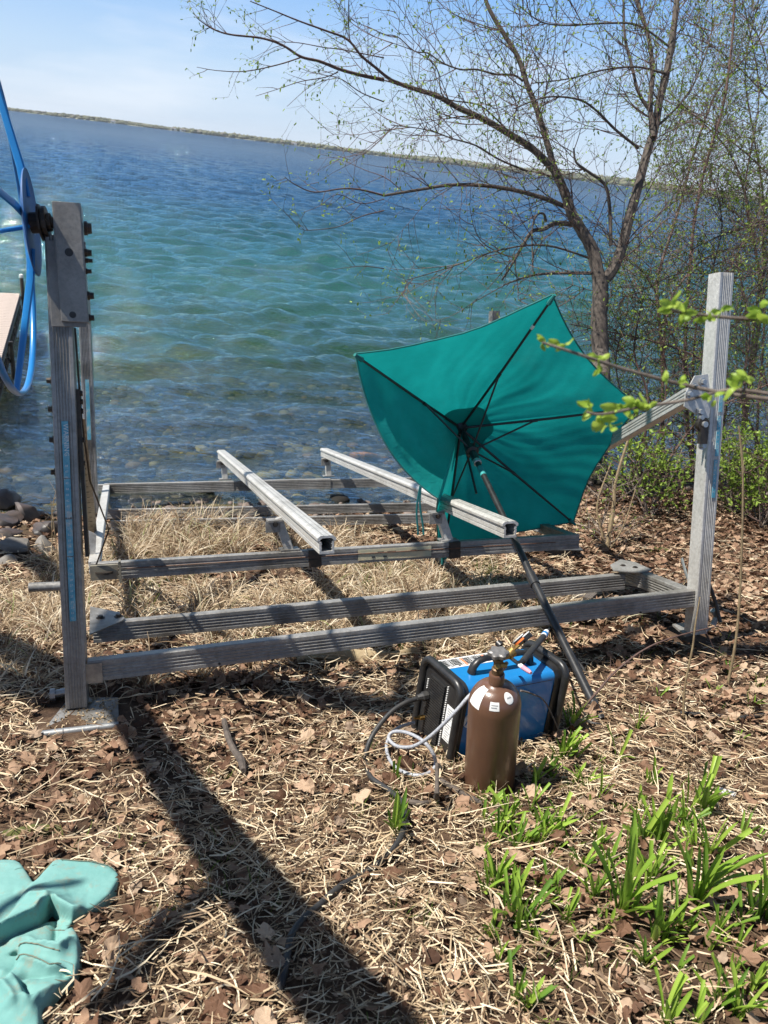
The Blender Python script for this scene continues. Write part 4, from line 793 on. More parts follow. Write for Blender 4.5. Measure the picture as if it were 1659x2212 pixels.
# ------------------------------------------------------------------ dock
dz = .62
def hp0(px, py, z): r = ray(px, py); t = (z - CAM[2]) / r[2]; return CAM + r * t
Qf = hp0(43, 636, dz); Qn = hp0(2, 778, dz); dd_ = nrm(Qn - Qf); ds_ = nrm(np.cross(dd_, [0, 0, 1])); ds_ = ds_ if ds_[0] < 0 else -ds_
dock = thing('dock', 'wooden plank dock on dark metal legs at the left edge of the lake', 'dock', Qf * [1, 1, 0])
DL = np.linalg.norm(Qn - Qf) * 1.25; npl = int(DL / .105)
me0 = None
for i in range(npl):
    c = Qf + dd_ * (.05 + i * .105) + ds_ * .62
    if me0 is None:
        k = MB(); k.box(c, dd_ * .047, ds_ * .62, (0, 0, .015)); o = k.build('plank', WOODDECK, dock, bevel=.003); me0 = o; c0_ = c
    else:
        o = me0.copy(); COL.objects.link(o); o.parent = dock; o.location = Vector([float(q) for q in (c - c0_)])
for off in (.0, 1.24):
    k = MB()
    for z_ in (-.04, -.26): k.box(Qf + ds_ * off + dd_ * DL / 2 + np.array([0, 0, z_]), dd_ * DL / 2, ds_ * .02, (0, 0, .02))
    k.build('side_rail', STEEL, dock)
    k = MB(); n_ = int(DL / .22)
    for i in range(n_):
        A = Qf + ds_ * off + dd_ * (DL * i / n_); C = Qf + ds_ * off + dd_ * (DL * (i + 1) / n_); k.tube([A + [0, 0, -.05 if i % 2 else -.25], C + [0, 0, -.25 if i % 2 else -.05]], .011, 5)
    k.build('truss_web', STEEL, dock)
    for f in (.02, .62):
        A = Qf + ds_ * (off - .05 if off == 0 else off + .05) + dd_ * DL * f
        zb = float(gz(A[0], A[1])); k = MB(); k.tube([[A[0], A[1], zb], [A[0], A[1], dz + (.30 if f < .5 else .0)]], .03, 10); lg = k.build('leg', STEEL, dock, smooth=True)
        if f < .5: k = MB(); k.lathe([A[0], A[1], dz + .29], [0, 0, 1], [(.033, 0), (.036, .02), (.03, .05), (.01, .06)], 12); k.build('leg_cap', WHITE, lg, smooth=True)
# ------------------------------------------------------------------ rocks
def rock(name, c, sx, sy, sz, label, mat=ROCKM, group=None, seed=0, cat='rock', rot=0):
    r = np.random.default_rng(seed); bm = bmesh.new(); bmesh.ops.create_icosphere(bm, subdivisions=3, radius=1); dirs = r.normal(size=(9, 3)); dirs /= np.linalg.norm(dirs, axis=1)[:, None]; cut = r.uniform(.45, .85, 9)
    for v in bm.verts:
        p = np.array(v.co)
        for d, q in zip(dirs, cut):
            t = p @ d
            if t > q: p = p - d * (t - q)
        p = p * (1 + .06 * math.sin(5 * p[0] + seed) * math.sin(6 * p[1]) + r.normal(0, .012)); x, y = p[0] * sx, p[1] * sy
        v.co = (x * math.cos(rot) - y * math.sin(rot), x * math.sin(rot) + y * math.cos(rot), p[2] * sz)
    me = bpy.data.meshes.new(name); bm.to_mesh(me); bm.free(); me.materials.append(mat); me.polygons.foreach_set('use_smooth', [True] * len(me.polygons))
    try: me.set_sharp_from_angle(angle=math.radians(28))
    except Exception: pass
    o = bpy.data.objects.new(name, me); COL.objects.link(o); o.location = Vector([float(q) for q in c])
    if label: tag(o, label, cat, group)
    return o
RK = [(35, 1192, .17, .12, .09, ROCKM, 'low rounded grey rock half in dry grass left of the lift'), (22, 1218, .10, .08, .05, ROCKM, 'small flat pale rock in front of the rounded grey one'), (100, 1190, .13, .10, .09, ROCKM, 'grey rock touching the front left post of the lift'),
      (62, 1120, .16, .13, .14, ROCKW, 'dark angular rock at the water edge left of the lift'), (20, 1160, .18, .1, .06, ROCKW, 'long flat dark rock at the left edge'), (12, 1098, .16, .14, .14, ROCKW, 'wet black boulder at the left edge of the shallows'), (52, 1052, .17, .14, .11, ROCKW, 'reddish wet rock washed by small waves'), (100, 1150, .12, .12, .1, ROCKW, 'dark rock just behind the front left post'),
      (8, 1060, .13, .11, .10, ROCKW, 'small black rock left of the reddish wet one'), (110, 1020, .2, .15, .05, ROCKM, 'submerged pale green rock behind the front left post')]
for i, (x, y, a, b_, c, m_, lb) in enumerate(RK):
    P = gp(x, y); rock('rock', P + [0, 0, c * .35], a, b_, c, lb, m_, None, 40 + i, rot=i)
for i, (x, y, a, lb) in enumerate(((78, 1085, .11, 'black wet rock between the reddish rock and the front left post'), (30, 1128, .12, 'dark wet rock half under the small waves at the left'), (84, 1150, .09, 'small dark rock in front of the angular one'), (2, 1135, .13, 'dark rock cut by the left edge of the picture'), (92, 1050, .10, 'dark rock washed by water behind the front left post'), (300, 1082, .10, 'brown wet rock between the two rear beams at the left'), (640, 1068, .14, 'flat tan wet rock behind the rear beams in the middle'), (840, 1055, .13, 'wet brown rock beside the broken log'), (420, 1062, .12, 'low wet rock left of the left bunk end'))):
    P = gp(x, y); rock('rock', P + [0, 0, a * .2], a * 1.25, a, a * .6, lb, ROCKW, None, 240 + i, rot=i * 1.3)
# stones under water and along the edge: nobody could count them
def stones(N, s0, s1, t0, t1, r0, r1, name, mat, seed):
    r = np.random.default_rng(seed); bm = bmesh.new(); bmesh.ops.create_icosphere(bm, subdivisions=2, radius=1); iv = np.array([v.co for v in bm.verts]); ic = np.array([[v.index for v in f.verts] for f in bm.faces]); bm.free()
    s_ = r.uniform(s0, s1, N); t = r.uniform(t0, t1, N); x = TH[0] * s_ + TH[1] * t; y = TH[1] * s_ - TH[0] * t; z = gz(x, y)
    rad = r0 + (r1 - r0) * r.random(N) ** 2.5; sc = np.stack([rad * r.uniform(.8, 1.4, N), rad * r.uniform(.7, 1.2, N), rad * r.uniform(.35, .7, N)], -1)
    V = iv[None] * r.uniform(.78, 1.12, (N, len(iv), 1)) * sc[:, None]; a = r.uniform(0, 6.28, N); ca, sa = np.cos(a)[:, None], np.sin(a)[:, None]
    V = np.stack([V[..., 0] * ca - V[..., 1] * sa, V[..., 0] * sa + V[..., 1] * ca, V[..., 2]], -1) + np.stack([x, y, z + rad * .2], -1)[:, None]
    Fc = (np.arange(N) * len(iv))[:, None, None] + ic[None]; o = np_mesh(name, V.reshape(-1, 3), Fc.reshape(-1, 3), mat, np.repeat(r.random(N), len(ic)), smooth=False); tag(o, kind='stuff')
stones(6500, 7.3, 15, -9, 9, .018, .11, 'lakebed_stones', randmat('lakebed_stone', [(0, (.015, .013, .010)), (.5, (.05, .042, .022)), (.8, (.13, .105, .045)), (.95, (.33, .28, .13)), (1, (.18, .10, .06))], .8, nscale=12), 21)
stones(1400, 6.5, 7.5, -8, 9, .012, .06, 'shore_pebbles', randmat('shore_pebble', [(0, (.07, .055, .05)), (.5, (.14, .11, .095)), (1, (.25, .2, .17))], .6, nscale=20), 22)
# ------------------------------------------------------------------ scattering of litter
def blades(P, L_, Wd, az, el, curl, K_, name, mat, seed=0, twist=None, kind='stuff', parent=None, droop=None, rnd=None):
    N = len(P); r = np.random.default_rng(seed); P = np.asarray(P)
    d = np.stack([np.cos(az) * np.cos(el), np.sin(az) * np.cos(el), np.sin(el)], -1); side = np.stack([-np.sin(az), np.cos(az), np.zeros(N)], -1)
    tw = r.uniform(-.9, .9, N) if twist is None else np.full(N, 0.) + twist; nn = np.cross(side, d); side = side * np.cos(tw)[:, None] + nn * np.sin(tw)[:, None]
    pts = [P]; cur = P.copy(); e = el.copy(); a2 = az.copy(); seg = L_ / K_
    for j in range(K_):
        cur = cur + np.stack([np.cos(a2) * np.cos(e), np.sin(a2) * np.cos(e), np.sin(e)], -1) * seg[:, None]; pts.append(cur)
        e = e - (droop / K_ if droop is not None else 0); a2 = a2 + curl / K_
    wj = [1, .95, .8, .6, .4, .12] if K_ >= 4 else ([.8, 1, .5] if K_ == 2 else [.8, 1, .8, .3])
    V = np.empty((N, (K_ + 1) * 2, 3))
    for j in range(K_ + 1):
        w = (Wd * wj[min(j, len(wj) - 1)] / 2)[:, None]; V[:, 2 * j] = pts[j] - side * w; V[:, 2 * j + 1] = pts[j] + side * w
    f0 = np.array([[2 * j, 2 * j + 1, 2 * j + 3, 2 * j + 2] for j in range(K_)]); Fc = (np.arange(N) * (K_ + 1) * 2)[:, None, None] + f0[None]
    rv = r.random(N) if rnd is None else rnd
    o = np_mesh(name, V.reshape(-1, 3), Fc.reshape(-1, 4), mat, np.repeat(rv, K_), parent=parent)
    if kind: o['kind'] = kind
    return o
def st2xy(s_, t): return TH[0] * s_ + TH[1] * t, TH[1] * s_ - TH[0] * t
def inview(x, y, z, m=90):
    c = (np.stack([x, y, z], -1) - CAM) @ M; px = CX + F * c[:, 0] / c[:, 2]; py = CY - F * c[:, 1] / c[:, 2]; return (c[:, 2] > .3) & (px > -m) & (px < 1659 + m) & (py > -m) & (py < 2212 + m)
PADS = [(L(*onL(185, 1545, 2, 0)), .22), (gpt(*cb[:2]), .10), (wd(WL * .25, WW / 2, 0), .13), (wd(WL * .5, WW / 2, 0), .13), (wd(WL * .75, WW / 2, 0), .13), (L(*onL(1490, 1362, 2, 0)), .16)]
TPOLY = [np.array([gp(x, y)[:2] for x, y in pp]) for pp in ([(-80, 1880), (40, 1880), (70, 1925), (120, 1882), (240, 1900), (245, 1925), (150, 2015), (165, 2060), (155, 2110), (80, 2200), (-80, 2300)],)]
def offpads(x, y):
    k = np.ones(len(x), bool)
    for P in TPOLY:
        ins = np.zeros(len(x), bool)
        for i in range(len(P)):
            a, b = P[i], P[(i + 1) % len(P)]; ins ^= ((a[1] > y) != (b[1] > y)) & (x < (b[0] - a[0]) * (y - a[1]) / (b[1] - a[1] + 1e-12) + a[0])
        k &= ~ins
    for P, rad in PADS: k &= np.hypot(x - P[0], y - P[1]) > rad
    return k
def sample(N, s0, s1, t0, t1, seed, dens=None, lo=0.0):
    r = np.random.default_rng(seed); s_ = r.uniform(s0, s1, N); t = r.uniform(t0, t1, N); x, y = st2xy(s_, t); z = gz(x, y); k = inview(x, y, z, 160)
    x, y, z = x[k], y[k], z[k]; k = offpads(x, y); x, y, z = x[k], y[k], z[k]
    if dens is not None: q = dens(x, y); k = r.random(len(x)) < q; x, y, z = x[k], y[k], z[k]
    return x, y, z
def straw(N, s0, s1, seed, dens, lmin, lmax, w0, w1, hmax, name):
    x, y, z = sample(N, s0, s1, -6, 7, seed, dens); n = len(x); r = np.random.default_rng(seed + 100)
    az = 2.2 * vnoise(x, y, 2.6, 55) + r.normal(0, .9, n) + (r.random(n) < .3) * 1.5; el = r.normal(-.05, .20, n); L_ = lmin + (lmax - lmin) * r.random(n) ** 2
    h = hmax * r.random(n) ** 1.3; P = np.stack([x - .5 * L_ * np.cos(az), y - .5 * L_ * np.sin(az), 0 * x], -1); P[:, 2] = gz(P[:, 0], P[:, 1]) + h
    # follow the slope of the ground
    gx_ = .288 * .336; gy_ = -.288 * .942; el = el + np.arctan(gx_ * np.cos(az) + gy_ * np.sin(az))
    blades(P, L_, r.uniform(w0, w1, n), az, el, r.normal(0, .7, n), 3, name, STRAW, seed, droop=r.normal(.1, .35, n))
dn = lambda x, y: np.clip(.72 + 1.2 * vnoise(x, y, 2.2, 61) - .28 * (x > .3) * np.clip((x - .3), 0, 1), .10, 1)
straw(175000, .2, 2.6, 1, dn, .03, .13, .0022, .0052, .045, 'straw_litter')
straw(115000, 2.6, 6.2, 2, lambda x, y: dn(x, y) * np.where(x > 1.6, .45, .85), .05, .17, .003, .0068, .06, 'straw_litter')
straw(7500, .3, 3.0, 3, lambda x, y: np.clip(.5 + .9 * vnoise(x, y, 1.7, 63), 0, 1), .12, .42, .0025, .0055, .06, 'long_straw')
def leafshape(seed, lobes=True):
    r = np.random.default_rng(seed); n = 20; pts = []
    for i in range(n):
        t = 2 * math.pi * i / n; rad = .5 * (1 + .13 * math.cos(5 * t)) * (1 - .15 * math.cos(t)) * r.uniform(.72, 1.16) * (1 if seed % 2 else (.7 + .3 * abs(math.cos(t)))) if lobes else .5 * (.65 + .35 * abs(math.cos(t))) * r.uniform(.93, 1.05)
        pts.append((rad * math.cos(t), rad * math.sin(t)))
    a, b_, c_ = r.uniform(-1.3, 1.3), r.uniform(.3, 1.7), r.uniform(0, 6.28)
    def zf(x, y): return .55 * b_ * (x * math.cos(c_) + y * math.sin(c_)) ** 2 + .4 * a * x * y + .05 * math.sin(9 * x + a) * math.cos(8 * y)
    V = [(0, 0, 0)] + [(x * .55, y * .55, zf(x * .55, y * .55)) for x, y in pts] + [(x, y, zf(x, y) + .04 * r.normal()) for x, y in pts]
    Fc = [(0, 1 + i, 1 + (i + 1) % n) for i in range(n)]; Fq = []
    for i in range(n): j = (i + 1) % n; Fq += [(1 + i, 1 + n + i, 1 + n + j), (1 + i, 1 + n + j, 1 + j)]
    return np.array(V), np.array(Fc + Fq)
SHP = [leafshape(i, i % 3 != 2) for i in range(9)]
def leaves(N, s0, s1, seed, dens, r0, r1, name):
    r = np.random.default_rng(seed + 5); Vs = []; Fs = []; rn = []; b = 0
    x, y, z = sample(N, s0, s1, -6, 7, seed, dens)
    for q in range(len(SHP)):
        k = np.arange(len(x)) % len(SHP) == q; n = k.sum(); V, Fc = SHP[q]; V = V * [1, 1, 1]
        a = r.uniform(0, 6.28, n); sc = (r0 + (r1 - r0) * r.random(n) ** 1.6); tx, ty = r.normal(0, .38, n), r.normal(0, .38, n); fl = np.where(r.random(n) < .5, 1, -1)
        X = V[None, :, 0] * np.cos(a)[:, None] - V[None, :, 1] * np.sin(a)[:, None]; Y = V[None, :, 0] * np.sin(a)[:, None] + V[None, :, 1] * np.cos(a)[:, None]
        Z = V[None, :, 2] * fl[:, None] + X * (tx + .288 * .336)[:, None] + Y * (ty - .288 * .942)[:, None]
        P = np.stack([X, Y, Z], -1) * sc[:, None, None] + np.stack([x[k], y[k], z[k] + .006 + .022 * r.random(n)], -1)[:, None]
        Vs.append(P.reshape(-1, 3)); Fs.append(((np.arange(n) * len(V))[:, None, None] + Fc[None]).reshape(-1, 3) + b); b += n * len(V); rn.append(np.repeat(r.random(n), len(Fc)))
    o = np_mesh(name, np.concatenate(Vs), np.concatenate(Fs), LEAFB, np.concatenate(rn)); o['kind'] = 'stuff'
ld = lambda x, y: np.clip(.55 - 1.1 * vnoise(x, y, 2.2, 61) + .3 * (x > .5), .12, 1)
leaves(34000, .2, 3.2, 31, ld, .012, .055, 'leaf_litter')
leaves(36000, 3.0, 7.0, 32, lambda x, y: np.where(x > 1.2, 1, .5), .03, .075, 'leaf_litter')
# single leaves that can be picked out: parts of the ground
lm = []
for q in range(9):
    V, Fc = SHP[q]; me = bpy.data.meshes.new('leaf'); me.from_pydata([tuple(v) for v in V], [], [tuple(int(i) for i in f) for f in Fc]); me.materials.append(LEAFBO); lm.append(me)
r = np.random.default_rng(77); x, y, z = sample(5000, .5, 3.3, -2.2, 3, 78, ld)
for i in range(min(290, len(x))):
    o = bpy.data.objects.new('leaf', lm[i % 9]); COL.objects.link(o); o.parent = ground; s_ = r.uniform(.04, .085); o.scale = (s_, s_ * r.uniform(.6, 1), s_ * r.uniform(.8, 1.6)); o.location = (x[i], y[i], z[i] + .024 + .02 * r.random()); o.rotation_euler = (r.normal(-.22, .35), r.normal(.1, .35), r.uniform(0, 6.28))
# standing dry grass under the lift
def tufts(centers, per, lmin, lmax, w0, w1, name, mat, seed, spread=.06, el0=1.15, dr=(1.2, 2.4), K_=5):
    r = np.random.default_rng(seed); C = np.repeat(centers, per, 0); n = len(C); a = r.uniform(0, 6.28, n); rad = spread * np.sqrt(r.random(n)); P = C + np.stack([rad * np.cos(a), rad * np.sin(a), 0 * a], -1); P[:, 2] = gz(P[:, 0], P[:, 1]) - .01
    az = a + r.normal(0, .7, n); el = np.clip(r.normal(el0, .25, n), .2, 1.55); return blades(P, lmin + (lmax - lmin) * r.random(n) ** 1.4, r.uniform(w0, w1, n), az, el, r.normal(0, .6, n), K_, name, mat, seed, droop=r.uniform(dr[0], dr[1], n))
def liftcent(N, x0, x1, y0, y1, seed, th=-.1, f=2.4):
    r = np.random.default_rng(seed); lx, ly = r.uniform(x0, x1, N), r.uniform(y0, y1, N); P = np.array([L(a, b_, 0) for a, b_ in zip(lx, ly)]); k = vnoise(P[:, 0], P[:, 1], f, 66) > th; return P[k]
tufts(liftcent(330, -.6, 2.5, .15, 3.0, 1, -.15), 40, .08, .30, .005, .012, 'dry_grass', DRYG, 41)
tufts(liftcent(60, .1, 1.6, 2.6, 3.6, 11, -.6), 40, .14, .38, .005, .011, 'dry_grass', DRYG, 47, el0=1.3, dr=(1.0, 2.2))
tufts(liftcent(110, 1.6, 3.3, .5, 3.4, 2, -.1), 24, .10, .28, .005, .010, 'dry_grass', DRYG, 42)
tufts(liftcent(90, -1.6, 0, .2, 2.4, 3, -.3), 30, .07, .22, .004, .010, 'dry_grass', DRYG, 43)
tufts(liftcent(110, .1, 3.0, .3, 2.4, 4, .05), 14, .08, .2, .0025, .005, 'green_grass', GREENG, 44, el0=1.4, dr=(.1, .7))
x, y, z = sample(1500, .4, 4.2, -2.5, 3.5, 91, lambda x, y: np.clip(.1 + .6 * vnoise(x, y, 1.8, 92) + .25 * (x > .6), 0, 1)); tufts(np.stack([x, y, z], -1), 7, .03, .10, .0018, .004, 'green_grass', GREENG, 45, .03, 1.3, (.1, .8), 4)
# tall bent dry stalks near the post and by the right bracket
def stalks(items, mat, name, rad=.0022):
    k = MB()
    for it in items: k.tube(smooth_path(it, 4), rad, 4, cap=False)
    o = k.build(name, mat, None, smooth=True); return o
# ------------------------------------------------------------------ daylilies
def lilyblade(seed):
    r = np.random.default_rng(seed); n = 7; V = []; ln = 1; dr_ = r.uniform(.1, .8); w = r.uniform(.045, .075); cut = seed % 3 == 0; p = np.zeros(2); a = r.uniform(1.15, 1.5)
    for i in range(n + 1):
        t = i / n; ww = w * (1 - .25 * (1 - t)) * ((1 - t ** 4) ** .5 if not cut else 1); ww = max(ww, .002)
        V += [(p[0] - .0, -ww, p[1]), (p[0] + .25 * ww, 0, p[1] - .55 * ww), (p[0], ww, p[1])]; p = p + np.array([math.cos(a), math.sin(a)]) / n; a -= dr_ / n
    Fc = []
    for i in range(n): b = 3 * i; Fc += [(b, b + 1, b + 4, b + 3), (b + 1, b + 2, b + 5, b + 4)]
    me = bpy.data.meshes.new('leaf'); me.from_pydata(V, [], Fc); me.polygons.foreach_set('use_smooth', [True] * len(Fc)); me.materials.append(LILYO); return me
LB = [lilyblade(i) for i in range(12)]
LP = [(420, 340, 90), (430, 440, 90), (500, 470, 90), (540, 430, 110), (770, 170, 130), (820, 165, 80), (1003, 170, 150), (715, 250, 60), (690, 470, 100), (600, 530, 80), (870, 430, 70), (890, 265, 60), (440, 740, 130), (480, 720, 150), (540, 860, 180), (590, 900, 170), (500, 1060, 130), (650, 970, 100), (700, 740, 110), (740, 770, 90), (780, 870, 120), (810, 545, 90), (850, 645, 110), (900, 775, 130), (930, 560, 110), (1020, 845, 290), (1110, 525, 170), (1180, 525, 140), (1060, 525, 80), (1155, 285, 95), (1030, 410, 80), (1300, 460, 120), (1370, 395, 170), (1340, 565, 120), (1335, 800, 300), (1400, 600, 200), (1170, 950, 200), (1260, 910, 140), (1150, 700, 160), (1440, 945, 150), (1120, 1050, 130), (1275, 1095, 90), (1440, 1235, 180), (1340, 1320, 140), (1530, 1285, 180), (1610, 865, 240), (1655, 885, 100), (1215, 1310, 170), (565, 1225, 150), (620, 1245, 110), (690, 1320, 80), (1595, 1155, 130), (1510, 1090, 80), (650, 880, 100), (560, 760, 130), (470, 930, 110)]
LPX = [(x * .5 + 829, y * .5 + 1555, h * .5) for x, y, h in LP] + [(856, 1690, 50), (852, 1800, 80), (1210, 1646, 60), (1188, 1672, 40), (1232, 1572, 60), (1378, 1572, 45), (1240, 1690, 40)]
NL0 = len(LPX); rq = np.random.default_rng(66)
for _ in range(92):
    u_q, v_q = rq.random(2); LPX.append((1030 + 610 * u_q, 1730 + 440 * v_q * (.35 + .65 * u_q) + 40 * rq.normal(), rq.uniform(22, 62) if _ % 3 else rq.uniform(50, 80)))
LPX += [(1420, 1510, 26), (1540, 1500, 24), (1575, 1455, 26), (1620, 1530, 40), (1640, 1490, 30), (1290, 1650, 24), (1600, 1600, 22)]
SPEC = {25: 'tallest fan of daylily leaves right of the bottom centre', 34: 'large spreading daylily clump in the middle of the green patch', 4: 'daylily shoot just right of the brown cylinder', 0: 'small daylily shoot touching the foot of the brown cylinder', 6: 'single upright broad leaved shoot right of the umbrella pole foot', 45: 'daylily clump at the right edge of the picture', 56: 'daylily shoot growing inside the loop of the gas hose', 57: 'daylily shoot growing beside the black cable'}
for i, (px, py, hh) in enumerate(LPX):
    P = gp(px, py); dpt = depth_of(P); hgt = hh * dpt / F * 1.36
    size_ = 'tall' if hh > 80 else ('medium' if hh > 52 else 'short')
    where_ = ('among the straw left of the power cable' if px < 880 else 'between the brown cylinder and the bottom edge' if px < 1150 and py < 1850 else 'in the shaggy left part of the daylily patch' if px < 1150 else 'beside the foot of the umbrella pole' if py < 1700 and px < 1420 else 'in the leaves below the right post of the boat lift' if py < 1700 else 'in the upper middle of the daylily patch' if px < 1400 and py < 1880 else 'in the lower middle of the daylily patch' if px < 1400 else 'near the right edge in the upper daylily patch' if py < 1900 else 'near the bottom right corner of the ground')
    t = thing('daylily', SPEC.get(i, size_ + ' green daylily clump ' + where_), 'plant', P, 'daylily clumps sprouting in the litter')
    r = np.random.default_rng(300 + i); nb = int(r.integers(9, 14)) if hh > 50 else int(r.integers(5, 9)); plane = r.uniform(0, 6.28)
    if i == 6: nb = 3
    if i >= NL0: nb = int(r.integers(3, 6))
    for j in range(nb):
        o = bpy.data.objects.new('leaf', LB[int(r.integers(12))]); COL.objects.link(o); o.parent = t; s_ = hgt * r.uniform(.65, 1.15); o.scale = (s_ * r.uniform(.8, 1.4), s_ * (1.0 if hh < 60 else .8), s_)
        o.rotation_euler = (r.normal(0, .12), r.normal(0, .15) - .1, plane + (math.pi if j % 2 else 0) + r.normal(0, .6)); o.location = (r.normal(0, .006), r.normal(0, .006), -.01)
# ------------------------------------------------------------------ sticks, log, boards
def stick(name, pts, rad, mat, label, cat='stick', n=8):
    k = MB(); sp2 = smooth_path(pts, 4); m = len(sp2); rad = np.interp(np.linspace(0, 1, m), np.linspace(0, 1, len(rad)), rad) * (1 + .08 * np.sin(np.arange(m) * 1.9)); k.tube(sp2, list(rad), n); o = k.build(name, mat, None, smooth=True); tag(o, label, cat); return o
stick('stick', [gp(x, y, .055) for x, y in ((484, 1556), (492, 1590), (505, 1620), (520, 1640), (526, 1665))], [.011, .013, .012, .016, .011], BARK, 'short dark stick lying on the straw below the front beam')
stick('stick', [gp(942, 1722, .02), gp(942, 1722, .07) + [0, 0, .02], at(944, 1650, depth_of(gp(942, 1722)) - .02)], [.010, .009, .006], BARK, 'brown broken stick standing up left of the cylinder')
stick('stick', [gp(x, y, .02) for x, y in ((945, 1682), (985, 1706), (1020, 1725), (1050, 1738))], [.010, .011, .010, .008], BARK, 'dark branch on the ground before the cylinder')
stick('stick', [gp(x, y, .02) for x, y in ((860, 1724), (900, 1735), (930, 1732))], [.008, .010, .006], BARK, 'grey stick under the cable left of the cylinder')
A = gp(640, 1436); C = gp(900, 1424)
dirv = nrm(C - A); sd2 = nrm(np.cross([0, 0, 1], dirv)); 
def brd(u, w):
    P = A + (C - A) * u; return P + sd2 * (w - .5) * .075 * (.7 + .3 * math.sin(3 + 9 * u)) + np.array([0, 0, .03 + .018 * math.sin(6 * w + 8 * u) + .02 * w])
k = MB(); k.grid(brd, 40, 6); o = k.build('bark_strip', simple('weathered_bark', (.42, .33, .19), (.27, .2, .12), 12, .8, 0, .5, 40, (1, 1, 1)), None, smooth=True); md = o.modifiers.new('thickness', 'SOLIDIFY'); md.thickness = .008; tag(o, 'curled tan strip of bark lying below the front beam left of the welder', 'bark')
rock('log', gp(785, 1018) + np.array([0, 0, .2]), .30, .08, .09, 'split log with bright orange broken wood at the water line behind the bunks', simple('split_log', (.5, .22, .08), (.10, .06, .04), 9, .7, 0, .6, 25, lo=.42, hi=.55), None, 91, 'log', rot=.1)
P = gp(1240, 1302, .0); k = MB(); k.box(P + [0, 0, .05], nrm(gp(1290, 1300) - gp(1225, 1288)) * .13, nrm(np.cross([0, 0, 1], nrm(gp(1290, 1300) - gp(1225, 1288)))) * .05, (0, 0, .035)); o = k.build('timber_block', simple('old_timber', (.12, .10, .085), (.06, .05, .045), 14, .8, 0, .5), None, bevel=.005); tag(o, 'short dark block of timber inside the front right corner of the lift', 'block')
P = gp(1205, 1200); k = MB(); k.box(P + [0, 0, .05], np.array([.09, .03, 0]), np.array([-.03, .08, 0]), (0, 0, .05)); k.box(P + [0, 0, .105], np.array([.16, .04, .0]), np.array([-.03, .1, 0]), (0, 0, .006)); o = k.build('support_block', simple('dark_block', (.05, .055, .06), (.03, .03, .03), 10, .7), None, bevel=.003); tag(o, 'dark support block under the right end of the rack beam', 'block')
def moss(px, py, sx, sy, label, seed):
    P = gp(px, py); rock('moss_mound', P - [0, 0, .01], sx, sy, .035, label, simple('moss', (.10, .10, .02), (.05, .06, .015), 30, .9, 0, .8, 90), None, seed, 'moss')
moss(78, 1800, .11, .05, 'mossy mound in the litter at the left edge', 71); moss(1430, 1190, .18, .09, 'mossy stone behind the front right post', 72)
k = MB(); pc0 = gp(1565, 1722)
o = rock('plastic_scrap', pc0 + [0, 0, .02], .035, .025, .03, 'crumpled white scrap in the leaves among the daylilies', WHITE, None, 75, 'scrap')
# ------------------------------------------------------------------ trees
class Wood:
    def __init__(s, seed): s.r = np.random.default_rng(seed); s.tw = MB(); s.lv = []; s.ld = []
    def twig(s, P, d, ln, rad, lvl, up=.25, leafp=.5):
        r = s.r; n = max(4, int(ln / .07)); n = min(n, 12); pts = [P]; dd = nrm(d); cur = np.array(P, float); bend = nrm(r.normal(size=3)) * .05
        for i in range(n):
            dd = nrm(dd + r.normal(0, .085, 3) + bend + np.array([0, 0, up * .12])); cur = cur + dd * ln / n; pts.append(cur)
            if lvl > 0 and i > 0 and r.random() < (.62 if lvl > 1 else .5):
                sd_ = nrm(np.cross(dd, r.normal(size=3))); s.twig(cur, nrm(dd * .65 + sd_ * .8), ln * r.uniform(.28, .6), rad * .58, lvl - 1, up, leafp)
            if r.random() < leafp * (.32 if lvl else .55): s.lv.append(cur); s.ld.append(dd)
        s.lv.append(cur); s.ld.append(dd)
        rr_ = [rad * (1 - .75 * i / n) for i in range(n + 1)]; s.tw.tube(pts, rr_, 4 if lvl else 3, cap=False)
def tree_leaves(wd_, size, name, mat, parent, seed, per=2, droop=0.):
    C = np.array(wd_.lv); Dv = np.array(wd_.ld); C = np.repeat(C, per, 0); Dv = np.repeat(Dv, per, 0); n = len(C); r = np.random.default_rng(seed)
    az = np.arctan2(Dv[:, 1], Dv[:, 0]) + r.normal(0, 1.0, n); el = np.arcsin(np.clip(Dv[:, 2], -1, 1)) + r.normal(0, .5, n) - droop
    off = wloc(parent); L_ = size * r.uniform(.5, 1.3, n)
    o = blades(C - off, L_, L_ * r.uniform(.35, .6, n), az, el, r.normal(0, .3, n), 2, name, mat, seed, droop=r.normal(.3, .5, n), parent=parent); return o
def c2(pts, d0, d1):       # points measured in the upper right quarter of the photograph
    n = len(pts); return [at(x * .5 + 829.4, y * .5, d0 + (d1 - d0) * i / max(1, n - 1)) for i, (x, y) in enumerate(pts)]
def c1(pts, d0, d1):
    n = len(pts); return [at(x * .5, y * .5, d0 + (d1 - d0) * i / max(1, n - 1)) for i, (x, y) in enumerate(pts)]
def px2m(w, d): return w * d / F
def limb(parent, pts, r0, r1, mat=BARK, name='limb', n=8):
    sp2 = smooth_path(pts, 5); m = len(sp2); k = MB(); rad = [(r0 + (r1 - r0) * i / (m - 1)) * (1 + .05 * math.sin(i * 2.3)) for i in range(m)]; k.tube(sp2, rad, n); k.build(name, mat, parent, smooth=True); return sp2
DT = 7.6
tb = gp(1302, 980); tb_d = depth_of(tb); DT = min(8.3, max(7.2, tb_d))
tree = thing('lakeside_tree', 'multi stemmed lakeside tree just leafing out behind the umbrella', 'tree', tb)
wdm = Wood(101)
trunk = [tb - [0, 0, .1], at(1300, 860, DT), at(1297, 760, DT), at(1294, 690, DT), at(1297, 640, DT), at(1296, 600, DT)]
limb(tree, trunk, .098, .082, BARK, 'trunk', 14)
